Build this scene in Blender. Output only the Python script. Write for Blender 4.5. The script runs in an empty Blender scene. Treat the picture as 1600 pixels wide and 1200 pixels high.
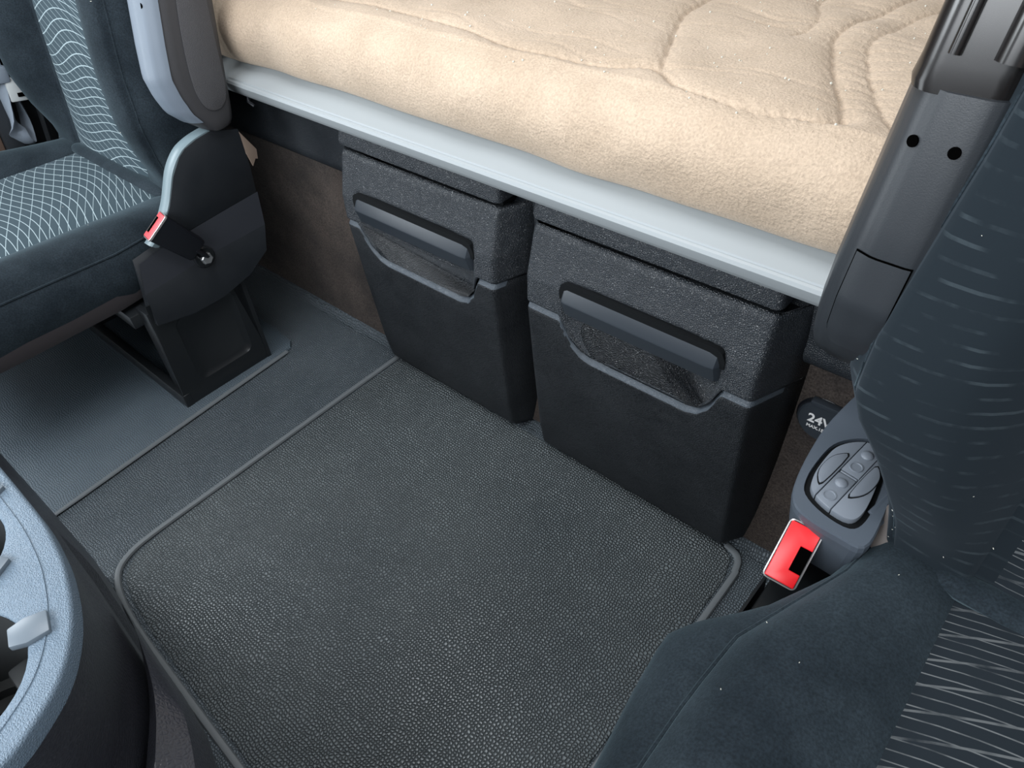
import bpy, bmesh, math, random
import numpy as np
from mathutils import Vector, Matrix
random.seed(4)
S = bpy.context.scene
COL = S.collection
PI = math.pi

# ------------------------------------------------------------------ camera
Rm = np.array([[0.756, 0.410, -0.510], [0.651, -0.545, 0.528], [-0.0616, -0.7315, -0.6791]])
F = 1151.0
X_ = np.array([1706, 924, -1151.]); X_ /= np.linalg.norm(X_)
Y_ = np.array([1420, -1187, 1151.]); Y_ /= np.linalg.norm(Y_)
Z_ = np.cross(X_, Y_); Z_ /= np.linalg.norm(Z_); Y_ = np.cross(Z_, X_)
Rm = np.array([X_, Y_, Z_])
cd = bpy.data.cameras.new('camera'); cam = bpy.data.objects.new('camera', cd); COL.objects.link(cam)
r, u, b = Rm[:, 0], -Rm[:, 1], -Rm[:, 2]
M = Matrix(((r[0], u[0], b[0], 0), (r[1], u[1], b[1], 0), (r[2], u[2], b[2], 1.25), (0, 0, 0, 1)))
cam.matrix_world = M
cd.sensor_width = 36; cd.lens = F / 1600 * 36; cd.clip_start = 0.02
S.camera = cam

# ------------------------------------------------------------------ sky, window and fill light, exposure
S.view_settings.view_transform = 'Standard'; S.view_settings.look = 'None'
S.view_settings.gamma = 1; S.view_settings.use_curve_mapping = False
S.view_settings.exposure = 0.0
W = bpy.data.worlds.new('sky'); S.world = W; W.use_nodes = True
bg = W.node_tree.nodes['Background']; bg.inputs[0].default_value = (0.80, 0.90, 1.0, 1); bg.inputs[1].default_value = 0.9

def area(name, loc, target, sx, sy, power, col):
    l = bpy.data.lights.new(name, 'AREA'); l.shape = 'RECTANGLE'; l.size = sx; l.size_y = sy
    l.energy = power; l.color = col
    o = bpy.data.objects.new(name, l); COL.objects.link(o); o.location = loc
    d = Vector(target) - Vector(loc); o.rotation_euler = d.to_track_quat('-Z', 'Y').to_euler()
    return o
area('windscreen_daylight', (-0.8, -1.25, 1.75), (-0.8, 0.8, 0.5), 2.2, 0.8, 56, (0.92, 0.96, 1.0))
area('left_window_daylight', (-2.52, -0.25, 1.55), (-0.8, 0.5, 0.4), 0.8, 0.6, 22, (0.90, 0.96, 1.0))
area('right_window_daylight', (1.12, -0.25, 1.6), (-0.9, 0.6, 0.3), 0.8, 0.6, 10, (0.95, 0.97, 1.0))
area('low_left_fill', (-2.50, -0.65, 0.62), (-1.6, 0.3, 0.1), 0.9, 0.9, 10, (0.90, 0.96, 1.0))  # added fill lamp, lifts the dark floor under the left seat
area('roof_hatch_daylight', (-0.8, 0.45, 2.26), (-0.8, 0.5, 0.0), 0.9, 0.7, 19, (0.97, 0.98, 1.0))

# ------------------------------------------------------------------ materials
def mat(name, base, rough=0.5, metal=0.0, spec=0.5, sheen=0.0, sheen_tint=(1, 1, 1), var=None, var_scale=6.0,
        bumps=(), coat=0.0, flat2d=False, gap=None, speck=None):
    """bumps: list of (kind, scale, strength, distance) ; kind in noise, pebble, weave, wave"""
    m = bpy.data.materials.new(name); m.use_nodes = True
    nt = m.node_tree; N = nt.nodes; L = nt.links
    p = N['Principled BSDF']
    p.inputs['Base Color'].default_value = (*base, 1)
    p.inputs['Roughness'].default_value = rough; p.inputs['Metallic'].default_value = metal
    p.inputs['Specular IOR Level'].default_value = spec
    p.inputs['Coat Weight'].default_value = coat
    if sheen:
        p.inputs['Sheen Weight'].default_value = sheen; p.inputs['Sheen Roughness'].default_value = 0.45
        p.inputs['Sheen Tint'].default_value = (*sheen_tint, 1)
    tc = N.new('ShaderNodeTexCoord')
    if var is not None:
        n = N.new('ShaderNodeTexNoise'); n.inputs['Scale'].default_value = var_scale; n.inputs['Detail'].default_value = 5
        n.inputs['Roughness'].default_value = 0.6
        L.new(tc.outputs['Object'], n.inputs['Vector'])
        r_ = N.new('ShaderNodeValToRGB'); r_.color_ramp.elements[0].position = 0.35; r_.color_ramp.elements[1].position = 0.68
        r_.color_ramp.elements[0].color = (*base, 1); r_.color_ramp.elements[1].color = (*var, 1)
        L.new(n.outputs['Fac'], r_.inputs['Fac']); L.new(r_.outputs['Color'], p.inputs['Base Color'])
    if speck:   # fibre-scale fleck in the cloth
        sn = N.new('ShaderNodeTexNoise'); sn.inputs['Scale'].default_value = speck[0]; sn.inputs['Detail'].default_value = 2
        L.new(tc.outputs['Object'], sn.inputs['Vector'])
        sr = N.new('ShaderNodeMapRange'); L.new(sn.outputs['Fac'], sr.inputs[0]); sr.inputs[1].default_value = .3; sr.inputs[2].default_value = .7
        sr.inputs[3].default_value = speck[1]; sr.inputs[4].default_value = speck[2]
        sv = N.new('ShaderNodeVectorMath'); sv.operation = 'SCALE'
        if p.inputs['Base Color'].links: L.new(p.inputs['Base Color'].links[0].from_socket, sv.inputs[0])
        else: sv.inputs[0].default_value = base
        L.new(sr.outputs[0], sv.inputs['Scale']); L.new(sv.outputs[0], p.inputs['Base Color'])
    last = None
    for kind, sc, st, dist in bumps:
        bp = N.new('ShaderNodeBump'); bp.inputs['Strength'].default_value = st; bp.inputs['Distance'].default_value = dist
        if kind == 'noise':
            t = N.new('ShaderNodeTexNoise'); t.inputs['Scale'].default_value = sc; t.inputs['Detail'].default_value = 3; out = t.outputs['Fac']
            L.new(tc.outputs['Object'], t.inputs['Vector'])
        elif kind == 'pebble':
            wn = N.new('ShaderNodeTexNoise'); wn.inputs['Scale'].default_value = 14; L.new(tc.outputs['Object'], wn.inputs['Vector'])
            ad = N.new('ShaderNodeVectorMath'); ad.operation = 'MULTIPLY_ADD'
            L.new(wn.outputs['Color'], ad.inputs[0]); ad.inputs[1].default_value = (0.02,) * 3; L.new(tc.outputs['Object'], ad.inputs[2])
            t = N.new('ShaderNodeTexVoronoi'); t.feature = 'DISTANCE_TO_EDGE'; t.inputs['Scale'].default_value = sc
            t.voronoi_dimensions = '2D' if flat2d else '3D'
            t.inputs['Randomness'].default_value = 0.55 if flat2d else 0.9
            L.new(ad.outputs[0], t.inputs['Vector'])
            mr = N.new('ShaderNodeMapRange'); mr.interpolation_type = 'SMOOTHSTEP'; L.new(t.outputs['Distance'], mr.inputs[0])
            mr.inputs[1].default_value = 0.0; mr.inputs[2].default_value = 0.34; out = mr.outputs[0]
            if flat2d or gap:   # base colour darkens in the joints between the beads
                mg = N.new('ShaderNodeMapRange'); L.new(out, mg.inputs[0]); mg.inputs[1].default_value = 0; mg.inputs[2].default_value = 0.5
                mg.inputs[3].default_value = gap or 0.34; mg.inputs[4].default_value = 1.0
                src = p.inputs['Base Color'].links[0].from_socket if p.inputs['Base Color'].links else None
                mc = N.new('ShaderNodeVectorMath'); mc.operation = 'SCALE'
                if src: L.new(src, mc.inputs[0])
                else: mc.inputs[0].default_value = base
                L.new(mg.outputs[0], mc.inputs['Scale']); L.new(mc.outputs[0], p.inputs['Base Color'])
        elif kind == 'wave':
            t = N.new('ShaderNodeTexWave'); t.inputs['Scale'].default_value = sc; t.inputs['Distortion'].default_value = 5
            t.inputs['Detail'].default_value = 2; t.inputs['Detail Scale'].default_value = 1.5; out = t.outputs['Fac']
            mp = N.new('ShaderNodeMapping'); mp.inputs['Rotation'].default_value = (0, 0, 0.6)
            L.new(tc.outputs['Object'], mp.inputs['Vector']); L.new(mp.outputs[0], t.inputs['Vector'])
        L.new(out, bp.inputs['Height'])
        if last: L.new(last.outputs[0], bp.inputs['Normal'])
        last = bp
    if last: L.new(last.outputs[0], p.inputs['Normal'])
    return m

def net_mat(name, base, line, sx1, sx2, width, rough=0.9, fade=0.0, amp=1.0, lo_=0.2, hi_=0.6):
    """woven upholstery with two families of thin wavy lines, in UV metres"""
    m = bpy.data.materials.new(name); m.use_nodes = True
    nt = m.node_tree; N = nt.nodes; L = nt.links; p = N['Principled BSDF']
    p.inputs['Roughness'].default_value = rough; p.inputs['Specular IOR Level'].default_value = 0.2
    p.inputs['Sheen Weight'].default_value = 0.08; p.inputs['Sheen Tint'].default_value = (0.7, 0.85, 1, 1)
    uv = N.new('ShaderNodeUVMap'); sp = N.new('ShaderNodeSeparateXYZ'); L.new(uv.outputs[0], sp.inputs[0])
    def val(x):
        return x
    def mth(op, a, b_=None):
        n = N.new('ShaderNodeMath'); n.operation = op
        for i, q in enumerate((a, b_)):
            if q is None: continue
            if isinstance(q, (int, float)): n.inputs[i].default_value = q
            else: L.new(q, n.inputs[i])
        return n.outputs[0]
    U, V = sp.outputs[0], sp.outputs[1]
    def sine(a, f1, b_, f2, ph):
        return mth('SINE', mth('ADD', mth('ADD', mth('MULTIPLY', a, f1), mth('MULTIPLY', b_, f2)), ph))
    def fam(coord, per, wd):
        fr = mth('FRACT', mth('DIVIDE', coord, per))
        d = mth('ABSOLUTE', mth('SUBTRACT', fr, 0.5))
        return mth('GREATER_THAN', d, 0.5 - wd)
    cA = mth('ADD', mth('ADD', V, mth('MULTIPLY', sine(U, 12, V, 6, 0), 0.026 * amp)), mth('MULTIPLY', sine(U, 4, V, 21, 1), 0.008 * amp))
    cB = mth('ADD', mth('ADD', mth('MULTIPLY', U, 0.42), mth('MULTIPLY', V, 0.85)), mth('MULTIPLY', sine(U, 9, V, 13, 2), 0.010 * amp))
    a = fam(cA, sx1, width); b2 = fam(cB, sx2, width * 0.8)
    fac = mth('MAXIMUM', a, mth('MULTIPLY', b2, 0.8)) if sx2 < 5 else a
    if fade:
        nz = N.new('ShaderNodeTexNoise'); nz.inputs['Scale'].default_value = 26; nz.inputs['Detail'].default_value = 4; L.new(uv.outputs[0], nz.inputs['Vector'])
        rm = N.new('ShaderNodeMapRange'); rm.interpolation_type = 'SMOOTHSTEP'; L.new(nz.outputs['Fac'], rm.inputs[0]); rm.inputs[1].default_value = lo_; rm.inputs[2].default_value = hi_
        fac = mth('MULTIPLY', fac, mth('MULTIPLY', rm.outputs[0], fade))
    mx = N.new('ShaderNodeMix'); mx.data_type = 'RGBA'; L.new(fac, mx.inputs[0])
    mx.inputs[6].default_value = (*base, 1); mx.inputs[7].default_value = (*line, 1)
    L.new(mx.outputs[2], p.inputs['Base Color'])
    bp = N.new('ShaderNodeBump'); bp.inputs['Strength'].default_value = 0.3; bp.inputs['Distance'].default_value = 0.002
    L.new(fac, bp.inputs['Height']); L.new(bp.outputs[0], p.inputs['Normal'])
    return m

m_floor = mat('floor_rubber', (0.098, 0.122, 0.142), 0.40, spec=0.5, var=(0.125, 0.152, 0.172), var_scale=3,
              bumps=(('noise', 3.0, 0.3, 0.03), ('pebble', 190, 0.9, 0.0021)), flat2d=True)
m_mat = mat('floor_mat_rubber', (0.124, 0.146, 0.158), 0.36, spec=0.55, var=(0.165, 0.190, 0.200), var_scale=3,
            bumps=(('noise', 2.6, 0.4, 0.035), ('pebble', 165, 1.0, 0.0030)), flat2d=True)
m_matL = mat('floor_mat_fine_rubber', (0.095, 0.127, 0.155), 0.40, spec=0.5, var=(0.115, 0.148, 0.175), var_scale=3,
             bumps=(('noise', 2.6, 0.3, 0.03), ('pebble', 190, 0.5, 0.0011)), flat2d=True)
m_welt = mat('rubber_welt', (0.13, 0.145, 0.155), 0.5)
m_grain = mat('grained_black_plastic', (0.042, 0.049, 0.058), 0.38, spec=0.55, gap=0.45, bumps=(('pebble', 330, 0.8, 0.0012),))
m_grain_dk = mat('flocked_black_plastic', (0.014, 0.017, 0.021), 0.5, spec=0.4, var=(0.026, 0.030, 0.035), var_scale=9, gap=0.45,
                 bumps=(('pebble', 330, 0.7, 0.0010),))
m_lip = mat('pale_panel_lip', (0.068, 0.084, 0.102), 0.38, bumps=(('pebble', 520, 0.6, 0.0008),))  # lip coloured lighter than the lower panel
m_satin = mat('satin_black_plastic', (0.028, 0.035, 0.044), 0.34, spec=0.6)
m_gap = mat('deep_black_plastic', (0.004, 0.005, 0.006), 0.7, spec=0.2)
m_alu = mat('rail_lacquer', (0.325, 0.355, 0.37), 0.48, metal=0.0, spec=0.5, bumps=(('noise', 60, 0.05, 0.001),))
m_alu_dk = mat('rail_groove', (0.16, 0.19, 0.21), 0.5)
m_matt = mat('beige_mattress_cover', (0.47, 0.368, 0.275), 0.95, spec=0.15, sheen=0.2, sheen_tint=(1, 0.9, 0.8),
             var=(0.56, 0.445, 0.340), var_scale=7, speck=(260, .86, 1.08), bumps=(('noise', 260, 0.8, 0.0022), ('noise', 60, 0.35, 0.004)))
m_lint = mat('pale_lint', (0.62, 0.62, 0.55), 0.95)
m_felt = mat('brown_felt', (0.034, 0.029, 0.027), 0.95, speck=(300, .6, 1.4), spec=0.1, sheen=0.15, var=(0.075, 0.060, 0.052), var_scale=7,
             bumps=(('noise', 500, 0.4, 0.001),))
m_skirt = mat('brown_grey_skirt', (0.050, 0.044, 0.048), 0.9, spec=0.1, sheen=0.2)
m_trim = mat('black_wall_trim', (0.014, 0.018, 0.023), 0.5, var=(0.022, 0.027, 0.033), var_scale=12, bumps=(('pebble', 330, 0.6, 0.0012),))
m_vel = mat('blue_grey_velour', (0.0085, 0.0135, 0.0185), 0.85, spec=0.15, sheen=0.17, sheen_tint=(0.55, 0.77, 0.88),
            var=(0.021, 0.030, 0.038), var_scale=8, speck=(330, .7, 1.35), bumps=(('noise', 600, 0.35, 0.001), ('noise', 12, 0.25, 0.008)))
m_vel_dk = mat('charcoal_velour', (0.012, 0.015, 0.019), 0.9, spec=0.12, sheen=0.25, sheen_tint=(0.6, 0.75, 0.9),
               var=(0.020, 0.024, 0.029), var_scale=10, bumps=(('noise', 600, 0.3, 0.001),))
m_net = net_mat('net_pattern_fabric', (0.040, 0.062, 0.075), (0.34, 0.42, 0.45), 0.021, 0.019, 0.045)
m_net_dk = net_mat('dark_net_pattern_fabric', (0.010, 0.015, 0.020), (0.125, 0.135, 0.14), 0.0145, 0.034, 0.055, fade=1.0, lo_=0.25, hi_=0.6)
m_vel_line = net_mat('ribbed_velour', (0.008, 0.0135, 0.0185), (0.032, 0.044, 0.052), 0.019, 9.0, 0.10, fade=0.9, amp=0.5, lo_=0.45, hi_=0.68)
m_arm = mat('grey_seat_frame_plastic', (0.024, 0.028, 0.033), 0.36, spec=0.5, bumps=(('noise', 700, 0.15, 0.0006),))
m_armside = mat('warm_grey_plastic', (0.046, 0.046, 0.050), 0.55, bumps=(('noise', 700, 0.3, 0.0008),))
m_armpanel = mat('warm_grey_grained_plastic', (0.068, 0.068, 0.074), 0.6, bumps=(('pebble', 500, 0.6, 0.001),))
m_armlt = mat('light_grey_plastic', (0.17, 0.205, 0.25), 0.42, bumps=(('noise', 700, 0.25, 0.0008),))
m_guide = mat('gloss_brown_black_plastic', (0.010, 0.009, 0.009), 0.20, spec=0.6)
m_hole = mat('black_hole', (0.001, 0.001, 0.001), 0.9, spec=0.0)
m_plate = mat('matt_black_cover', (0.010, 0.013, 0.017), 0.5, var=(0.015, 0.018, 0.022), var_scale=14)
m_plateband = mat('dark_grey_cover', (0.024, 0.027, 0.034), 0.45)
m_strip = mat('pale_blue_edge', (0.16, 0.215, 0.24), 0.4)
m_ped = mat('black_painted_steel', (0.012, 0.014, 0.016), 0.30, spec=0.6)
m_red = mat('red_button', (0.72, 0.008, 0.014), 0.32, spec=0.5)
m_redL = mat('faded_red_button', (0.80, 0.07, 0.085), 0.4)
m_bframe = mat('buckle_edge', (0.42, 0.40, 0.40), 0.3, metal=0.6)
m_bblack = mat('buckle_black', (0.007, 0.008, 0.011), 0.30, spec=0.5)
m_pan = mat('control_panel_blue_grey', (0.080, 0.098, 0.122), 0.36, spec=0.5, bumps=(('noise', 500, 0.2, 0.0006),))
m_key = mat('control_keys_grey', (0.175, 0.20, 0.235), 0.40, bumps=(('noise', 500, 0.15, 0.0006),))
m_conlt = mat('light_console_rim', (0.12, 0.170, 0.225), 0.48, bumps=(('pebble', 620, 0.5, 0.0008),))
m_condk = mat('console_body_plastic', (0.032, 0.034, 0.043), 0.30, spec=0.5, bumps=(('pebble', 260, 0.25, 0.0012),))
m_cup = mat('cup_well_rubber', (0.035, 0.038, 0.040), 0.4)
m_tab = mat('rubber_tab', (0.12, 0.15, 0.18), 0.4)
m_white = mat('white_print', (0.8, 0.8, 0.8), 0.6)
m_tan = mat('tan_door_trim', (0.42, 0.30, 0.22), 0.7)
m_brown = mat('brown_door_trim', (0.13, 0.085, 0.065), 0.6)
m_steel = mat('bare_steel', (0.45, 0.47, 0.48), 0.35, metal=0.8)
m_web = mat('grey_webbing', (0.20, 0.24, 0.29), 0.7, bumps=(('noise', 500, 0.4, 0.001),))
m_tongue = mat('pale_tongue', (0.55, 0.58, 0.58), 0.4, metal=0.2)
m_scrap = mat('beige_scrap_cloth', (0.50, 0.38, 0.30), 0.9)
m_ceil = mat('grey_headliner', (0.45, 0.44, 0.42), 0.9)
m_strap = mat('brown_strap', (0.085, 0.072, 0.066), 0.6)

# ------------------------------------------------------------------ helpers
def link(name, me, m, parent=None, smooth=True, angle=None):
    if isinstance(m, (list, tuple)):
        for q in m: me.materials.append(q)
    else: me.materials.append(m)
    for p in me.polygons: p.use_smooth = smooth
    if angle is not None and smooth:
        bm = bmesh.new(); bm.from_mesh(me)
        for e in bm.edges:
            if len(e.link_faces) == 2 and e.calc_face_angle(0) > angle: e.smooth = False
        bm.to_mesh(me); bm.free()
    o = bpy.data.objects.new(name, me); COL.objects.link(o)
    if parent: o.parent = parent; o.matrix_parent_inverse = Matrix.Translation(-Vector(parent.location)) if parent.location.length else Matrix()
    return o
def tag(o, label=None, cat=None, group=None, kind=None):
    if label: o['label'] = label
    if cat: o['category'] = cat
    if group: o['group'] = group
    if kind: o['kind'] = kind
    return o
def thing(name, label, cat, group=None):
    o = bpy.data.objects.new(name, None); COL.objects.link(o); o.empty_display_size = 0.05
    return tag(o, label, cat, group)
def pydata(name, v, f, m, parent=None, smooth=True, angle=None):
    me = bpy.data.meshes.new(name); me.from_pydata([tuple(map(float, q)) for q in v], [], f); me.validate()
    bm = bmesh.new(); bm.from_mesh(me); bmesh.ops.recalc_face_normals(bm, faces=bm.faces); bm.to_mesh(me); bm.free()
    return link(name, me, m, parent, smooth, angle)
def bevel_bm(bm, w, seg=2, ang=0.5):
    es = [e for e in bm.edges if len(e.link_faces) == 2 and e.calc_face_angle(0) > ang]
    if w > 0 and es:
        bmesh.ops.bevel(bm, geom=es, offset=w, segments=seg, profile=0.5, affect='EDGES', clamp_overlap=True)
def from_bm(name, bm, m, parent=None, smooth=True, angle=0.6):
    bmesh.ops.recalc_face_normals(bm, faces=bm.faces)
    me = bpy.data.meshes.new(name); bm.to_mesh(me); bm.free()
    return link(name, me, m, parent, smooth, angle)
def box(name, lo, hi, m, parent=None, bev=0.004, seg=2):
    bm = bmesh.new(); bmesh.ops.create_cube(bm, size=1)
    for v in bm.verts:
        v.co = Vector([(lo[i] + hi[i]) / 2 + v.co[i] * (hi[i] - lo[i]) for i in range(3)])
    bevel_bm(bm, bev, seg)
    return from_bm(name, bm, m, parent)
def obox(name, c, ax, ay, az, size, m, parent=None, bev=0.003, seg=2):
    """box with its own axes"""
    bm = bmesh.new(); bmesh.ops.create_cube(bm, size=1)
    ax, ay, az = [Vector(q).normalized() for q in (ax, ay, az)]
    for v in bm.verts:
        v.co = Vector(c) + ax * v.co.x * size[0] + ay * v.co.y * size[1] + az * v.co.z * size[2]
    bevel_bm(bm, bev, seg)
    return from_bm(name, bm, m, parent)
def prism(name, pts, origin, ax, ay, depth, m, parent=None, bev=0.0, seg=2, both=True):
    """polygon pts in (ax, ay) from origin, extruded along ax x ay by depth"""
    ax, ay = Vector(ax).normalized(), Vector(ay).normalized(); n = ax.cross(ay)
    bm = bmesh.new()
    vs = [bm.verts.new(Vector(origin) + ax * p[0] + ay * p[1]) for p in pts]
    f = bm.faces.new(vs)
    r_ = bmesh.ops.extrude_face_region(bm, geom=[f])
    bmesh.ops.translate(bm, vec=n * depth, verts=[q for q in r_['geom'] if isinstance(q, bmesh.types.BMVert)])
    if bev: bevel_bm(bm, bev, seg, 0.6)
    return from_bm(name, bm, m, parent)
def loft(name, rings, m, parent=None, cap=(True, True), closed=True, angle=0.7, uv=None):
    n = len(rings[0]); v = [p for r_ in rings for p in r_]; f = []
    for i in range(len(rings) - 1):
        for j in range(n if closed else n - 1):
            k = (j + 1) % n
            f.append((i * n + j, i * n + k, (i + 1) * n + k, (i + 1) * n + j))
    if closed and cap[0]: f.append(tuple(range(n))[::-1])
    if closed and cap[1]: f.append(tuple((len(rings) - 1) * n + j for j in range(n)))
    o = pydata(name, v, f, m, parent, True, angle)
    if uv is not None:
        l = o.data.uv_layers.new(name='UVMap')
        for lp in o.data.loops: l.data[lp.index].uv = uv[lp.vertex_index]
    return o
def smooth_pts(pts, n=6, closed=False):
    """Catmull-Rom"""
    P = [np.array(p, float) for p in pts]; out = []; N_ = len(P)
    rng = range(N_ if closed else N_ - 1)
    for i in rng:
        g = (lambda k: P[k % N_]) if closed else (lambda k: P[min(max(k, 0), N_ - 1)])
        p0, p1, p2, p3 = g(i - 1), g(i), g(i + 1), g(i + 2)
        for k in range(n):
            t = k / n
            out.append(0.5 * ((2 * p1) + (p2 - p0) * t + (2 * p0 - 5 * p1 + 4 * p2 - p3) * t * t + (3 * p1 - p0 - 3 * p2 + p3) * t ** 3))
    if not closed: out.append(P[-1])
    return out
def tube(name, pts, rad, m, parent=None, seg=8, flat=None):
    P = [Vector(p) for p in pts]; rings = []
    up = Vector((0, 0, 1))
    for i, p in enumerate(P):
        t = (P[min(i + 1, len(P) - 1)] - P[max(i - 1, 0)]).normalized()
        s = t.cross(up)
        if s.length < 0.05: s = t.cross(Vector((0, 1, 0)))
        s.normalize(); q = s.cross(t).normalized()
        rr = rad if not callable(rad) else rad(i / (len(P) - 1))
        a_, b_ = (rr, rr) if flat is None else (rr, rr * flat)
        rings.append([tuple(p + s * math.cos(2 * PI * k / seg) * a_ + q * math.sin(2 * PI * k / seg) * b_) for k in range(seg)])
    return loft(name, rings, m, parent)
def disc(name, c, n, r_, h, m, parent=None, seg=24, bev=0.0, top_r=None):
    n = Vector(n).normalized(); a = n.orthogonal().normalized(); b_ = n.cross(a)
    rr = [(0, r_), (h - bev, r_), (h, (top_r if top_r is not None else r_ - bev))]
    rings = [[tuple(Vector(c) + n * z + (a * math.cos(2 * PI * k / seg) + b_ * math.sin(2 * PI * k / seg)) * q) for k in range(seg)] for z, q in rr]
    return loft(name, rings, m, parent)
def rrect(cx, cy, hx, hy, rad, n=6):
    """rounded rectangle ring in 2D, ccw"""
    out = []
    for (sx, sy, a0) in ((1, 1, 0), (-1, 1, 90), (-1, -1, 180), (1, -1, 270)):
        for k in range(n + 1):
            a = math.radians(a0 + 90 * k / n)
            out.append((cx + sx * (hx - rad) + rad * math.cos(a), cy + sy * (hy - rad) + rad * math.sin(a)))
    return out
def sstep(a, b_, x):
    t = np.clip((x - a) / (b_ - a), 0, 1); return t * t * (3 - 2 * t)
def interp(x, xs, ys): return float(np.interp(x, xs, ys))
def seg_dist(PX, PY, pts):
    d = np.full(PX.shape, 9.0)
    for (x0, y0), (x1, y1) in zip(pts[:-1], pts[1:]):
        dx, dy = x1 - x0, y1 - y0; t = np.clip(((PX - x0) * dx + (PY - y0) * dy) / (dx * dx + dy * dy + 1e-12), 0, 1)
        d = np.minimum(d, np.hypot(PX - x0 - t * dx, PY - y0 - t * dy))
    return d
def gridmesh(name, V, m, parent=None, uv=None, matfn=None, mats=None, angle=None):
    """V: array (nu, nv, 3)"""
    nu, nv = V.shape[:2]; v = V.reshape(-1, 3)
    f = [(i * nv + j, (i + 1) * nv + j, (i + 1) * nv + j + 1, i * nv + j + 1) for i in range(nu - 1) for j in range(nv - 1)]
    me = bpy.data.meshes.new(name); me.from_pydata(v.tolist(), [], f)
    o = link(name, me, mats if mats else m, parent, True, angle)
    if matfn is not None:
        for p in me.polygons: p.material_index = matfn(p.center)
    if uv is not None:
        l = me.uv_layers.new(name='UVMap'); U = uv.reshape(-1, 2)
        idx = np.empty(len(me.loops), dtype=np.int32); me.loops.foreach_get('vertex_index', idx)
        l.data.foreach_set('uv', U[idx].astype(np.float32).ravel())
    return o

# ------------------------------------------------------------------ cab shell
fl = tag(box('floor', (-2.6, -1.4, -0.05), (1.2, 1.0, 0.0), m_floor, bev=0), kind='structure')
# raised welt round the middle mat and the crease beside the left seat: parts of the floor
def track(pts, n=5): return smooth_pts(pts, n)
wl = tube('floor_welt', [(p[0], p[1], 0.003) for p in track([(-1.247, 0.87), (-1.247, 0.6), (-1.245, 0.3), (-1.244, 0.16), (-1.236, 0.10), (-1.21, 0.060), (-1.15, 0.036), (-1.05, 0.022), (-0.9, 0.014), (-0.69, 0.004), (-0.5, -0.004), (-0.3, -0.006)])],
          0.007, m_welt, fl, seg=8, flat=0.8)
tube('floor_welt', [(p[0], p[1], 0.0055) for p in track([(-1.458, -0.05), (-1.468, 0.10), (-1.488, 0.40), (-1.505, 0.70)])], lambda q: .0015 + .0045 * min(1, q * 3), m_welt, fl, seg=8, flat=0.7)
tube('floor_welt', [(p[0], p[1], 0.003) for p in track([(-0.292, 0.872), (-0.262, 0.86), (-0.250, 0.83), (-0.247, 0.78), (-0.247, 0.4), (-0.247, 0.1), (-0.25, 0.0)])], 0.007, m_welt, fl, seg=8, flat=0.8)

def slab(name, pts, z0, z1, m, edge=0.006):
    bm = bmesh.new(); vs = [bm.verts.new((p[0], p[1], z0)) for p in pts]; f = bm.faces.new(vs)
    r_ = bmesh.ops.extrude_face_region(bm, geom=[f])
    bmesh.ops.translate(bm, vec=(0, 0, z1 - z0), verts=[q for q in r_['geom'] if isinstance(q, bmesh.types.BMVert)])
    top = [e for e in bm.edges if all(abs(v.co.z - z1) < 1e-6 for v in e.verts)]
    bmesh.ops.bevel(bm, geom=top, offset=edge, segments=2, profile=0.5, affect='EDGES')
    return from_bm(name, bm, m)
mid = [(-1.236, 0.868), (-1.236, 0.3), (-1.234, 0.17), (-1.222, 0.10), (-1.19, 0.064), (-1.13, 0.047), (-1.03, 0.036), (-0.9, 0.028), (-0.69, 0.018), (-0.27, 0.008), (-0.258, 0.1), (-0.258, 0.8), (-0.27, 0.85), (-0.30, 0.868)]
tag(slab('floor_mat', mid, 0.0005, 0.004, m_mat, 0.003), 'large black pebbled rubber mat in the middle of the cab floor', 'floor mat')
lm = [(-2.45, -0.3), (-1.46, -0.3), (-1.466, 0.07), (-1.476, 0.2), (-1.512, 0.718), (-1.535, 0.735), (-1.62, 0.745), (-2.45, 0.745)]
tag(slab('floor_mat', lm, 0.0005, 0.008, m_matL, 0.006), 'smoother dark rubber mat under the left seat and its pedestal', 'floor mat')

wb = tag(box('wall_back', (-2.5, 0.935, 0.0), (1.1, 0.98, 0.72), m_trim, bev=0), kind='structure')
# felt panels and the moulded trim above them
nx, nz = 60, 14
V = np.zeros((nx, nz, 3))
for i, x in enumerate(np.linspace(-2.42, 0.9, nx)):
    for j, z in enumerate(np.linspace(0.022, 0.475, nz)):
        V[i, j] = (x, 0.922 + 0.006 * math.sin(3 * x) * math.sin(z * 7) - 0.03 * (1 - z / 0.475) ** 3, z)
felt = gridmesh('felt_panel', V, m_felt, wb)
prof = [(0.934, 0.668), (0.905, 0.664), (0.897, 0.65), (0.90, 0.60), (0.902, 0.53), (0.900, 0.50), (0.906, 0.482), (0.922, 0.472), (0.934, 0.472)]
pr = smooth_pts(prof, 3)
loft('trim_band', [[(x, p[0], p[1]) for p in pr] for x in (-2.42, 0.9)], m_trim, wb, angle=0.9)
prof = smooth_pts([(0.934, 0.036), (0.918, 0.034), (0.904, 0.022), (0.893, 0.007), (0.880, 0.001), (0.934, 0.001)], 3)
tag(loft('baseboard_back', [[(x, p[0] + (0.004 * math.sin(5 * x)), p[1]) for p in prof] for x in np.linspace(-2.42, 0.9, 30)], m_floor, None, angle=0.9), kind='structure')
wu = tag(box('wall_back_upper', (-2.5, 1.66, 0.6), (1.1, 1.70, 2.3), m_ceil, bev=0), kind='structure')
wu.name = 'wall_rear'
bm_ = tag(box('wall_bunk_base', (-2.5, 0.98, 0.62), (1.1, 1.66, 0.70), m_trim, bev=0), kind='structure'); bm_.name = 'trim_1'
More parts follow.
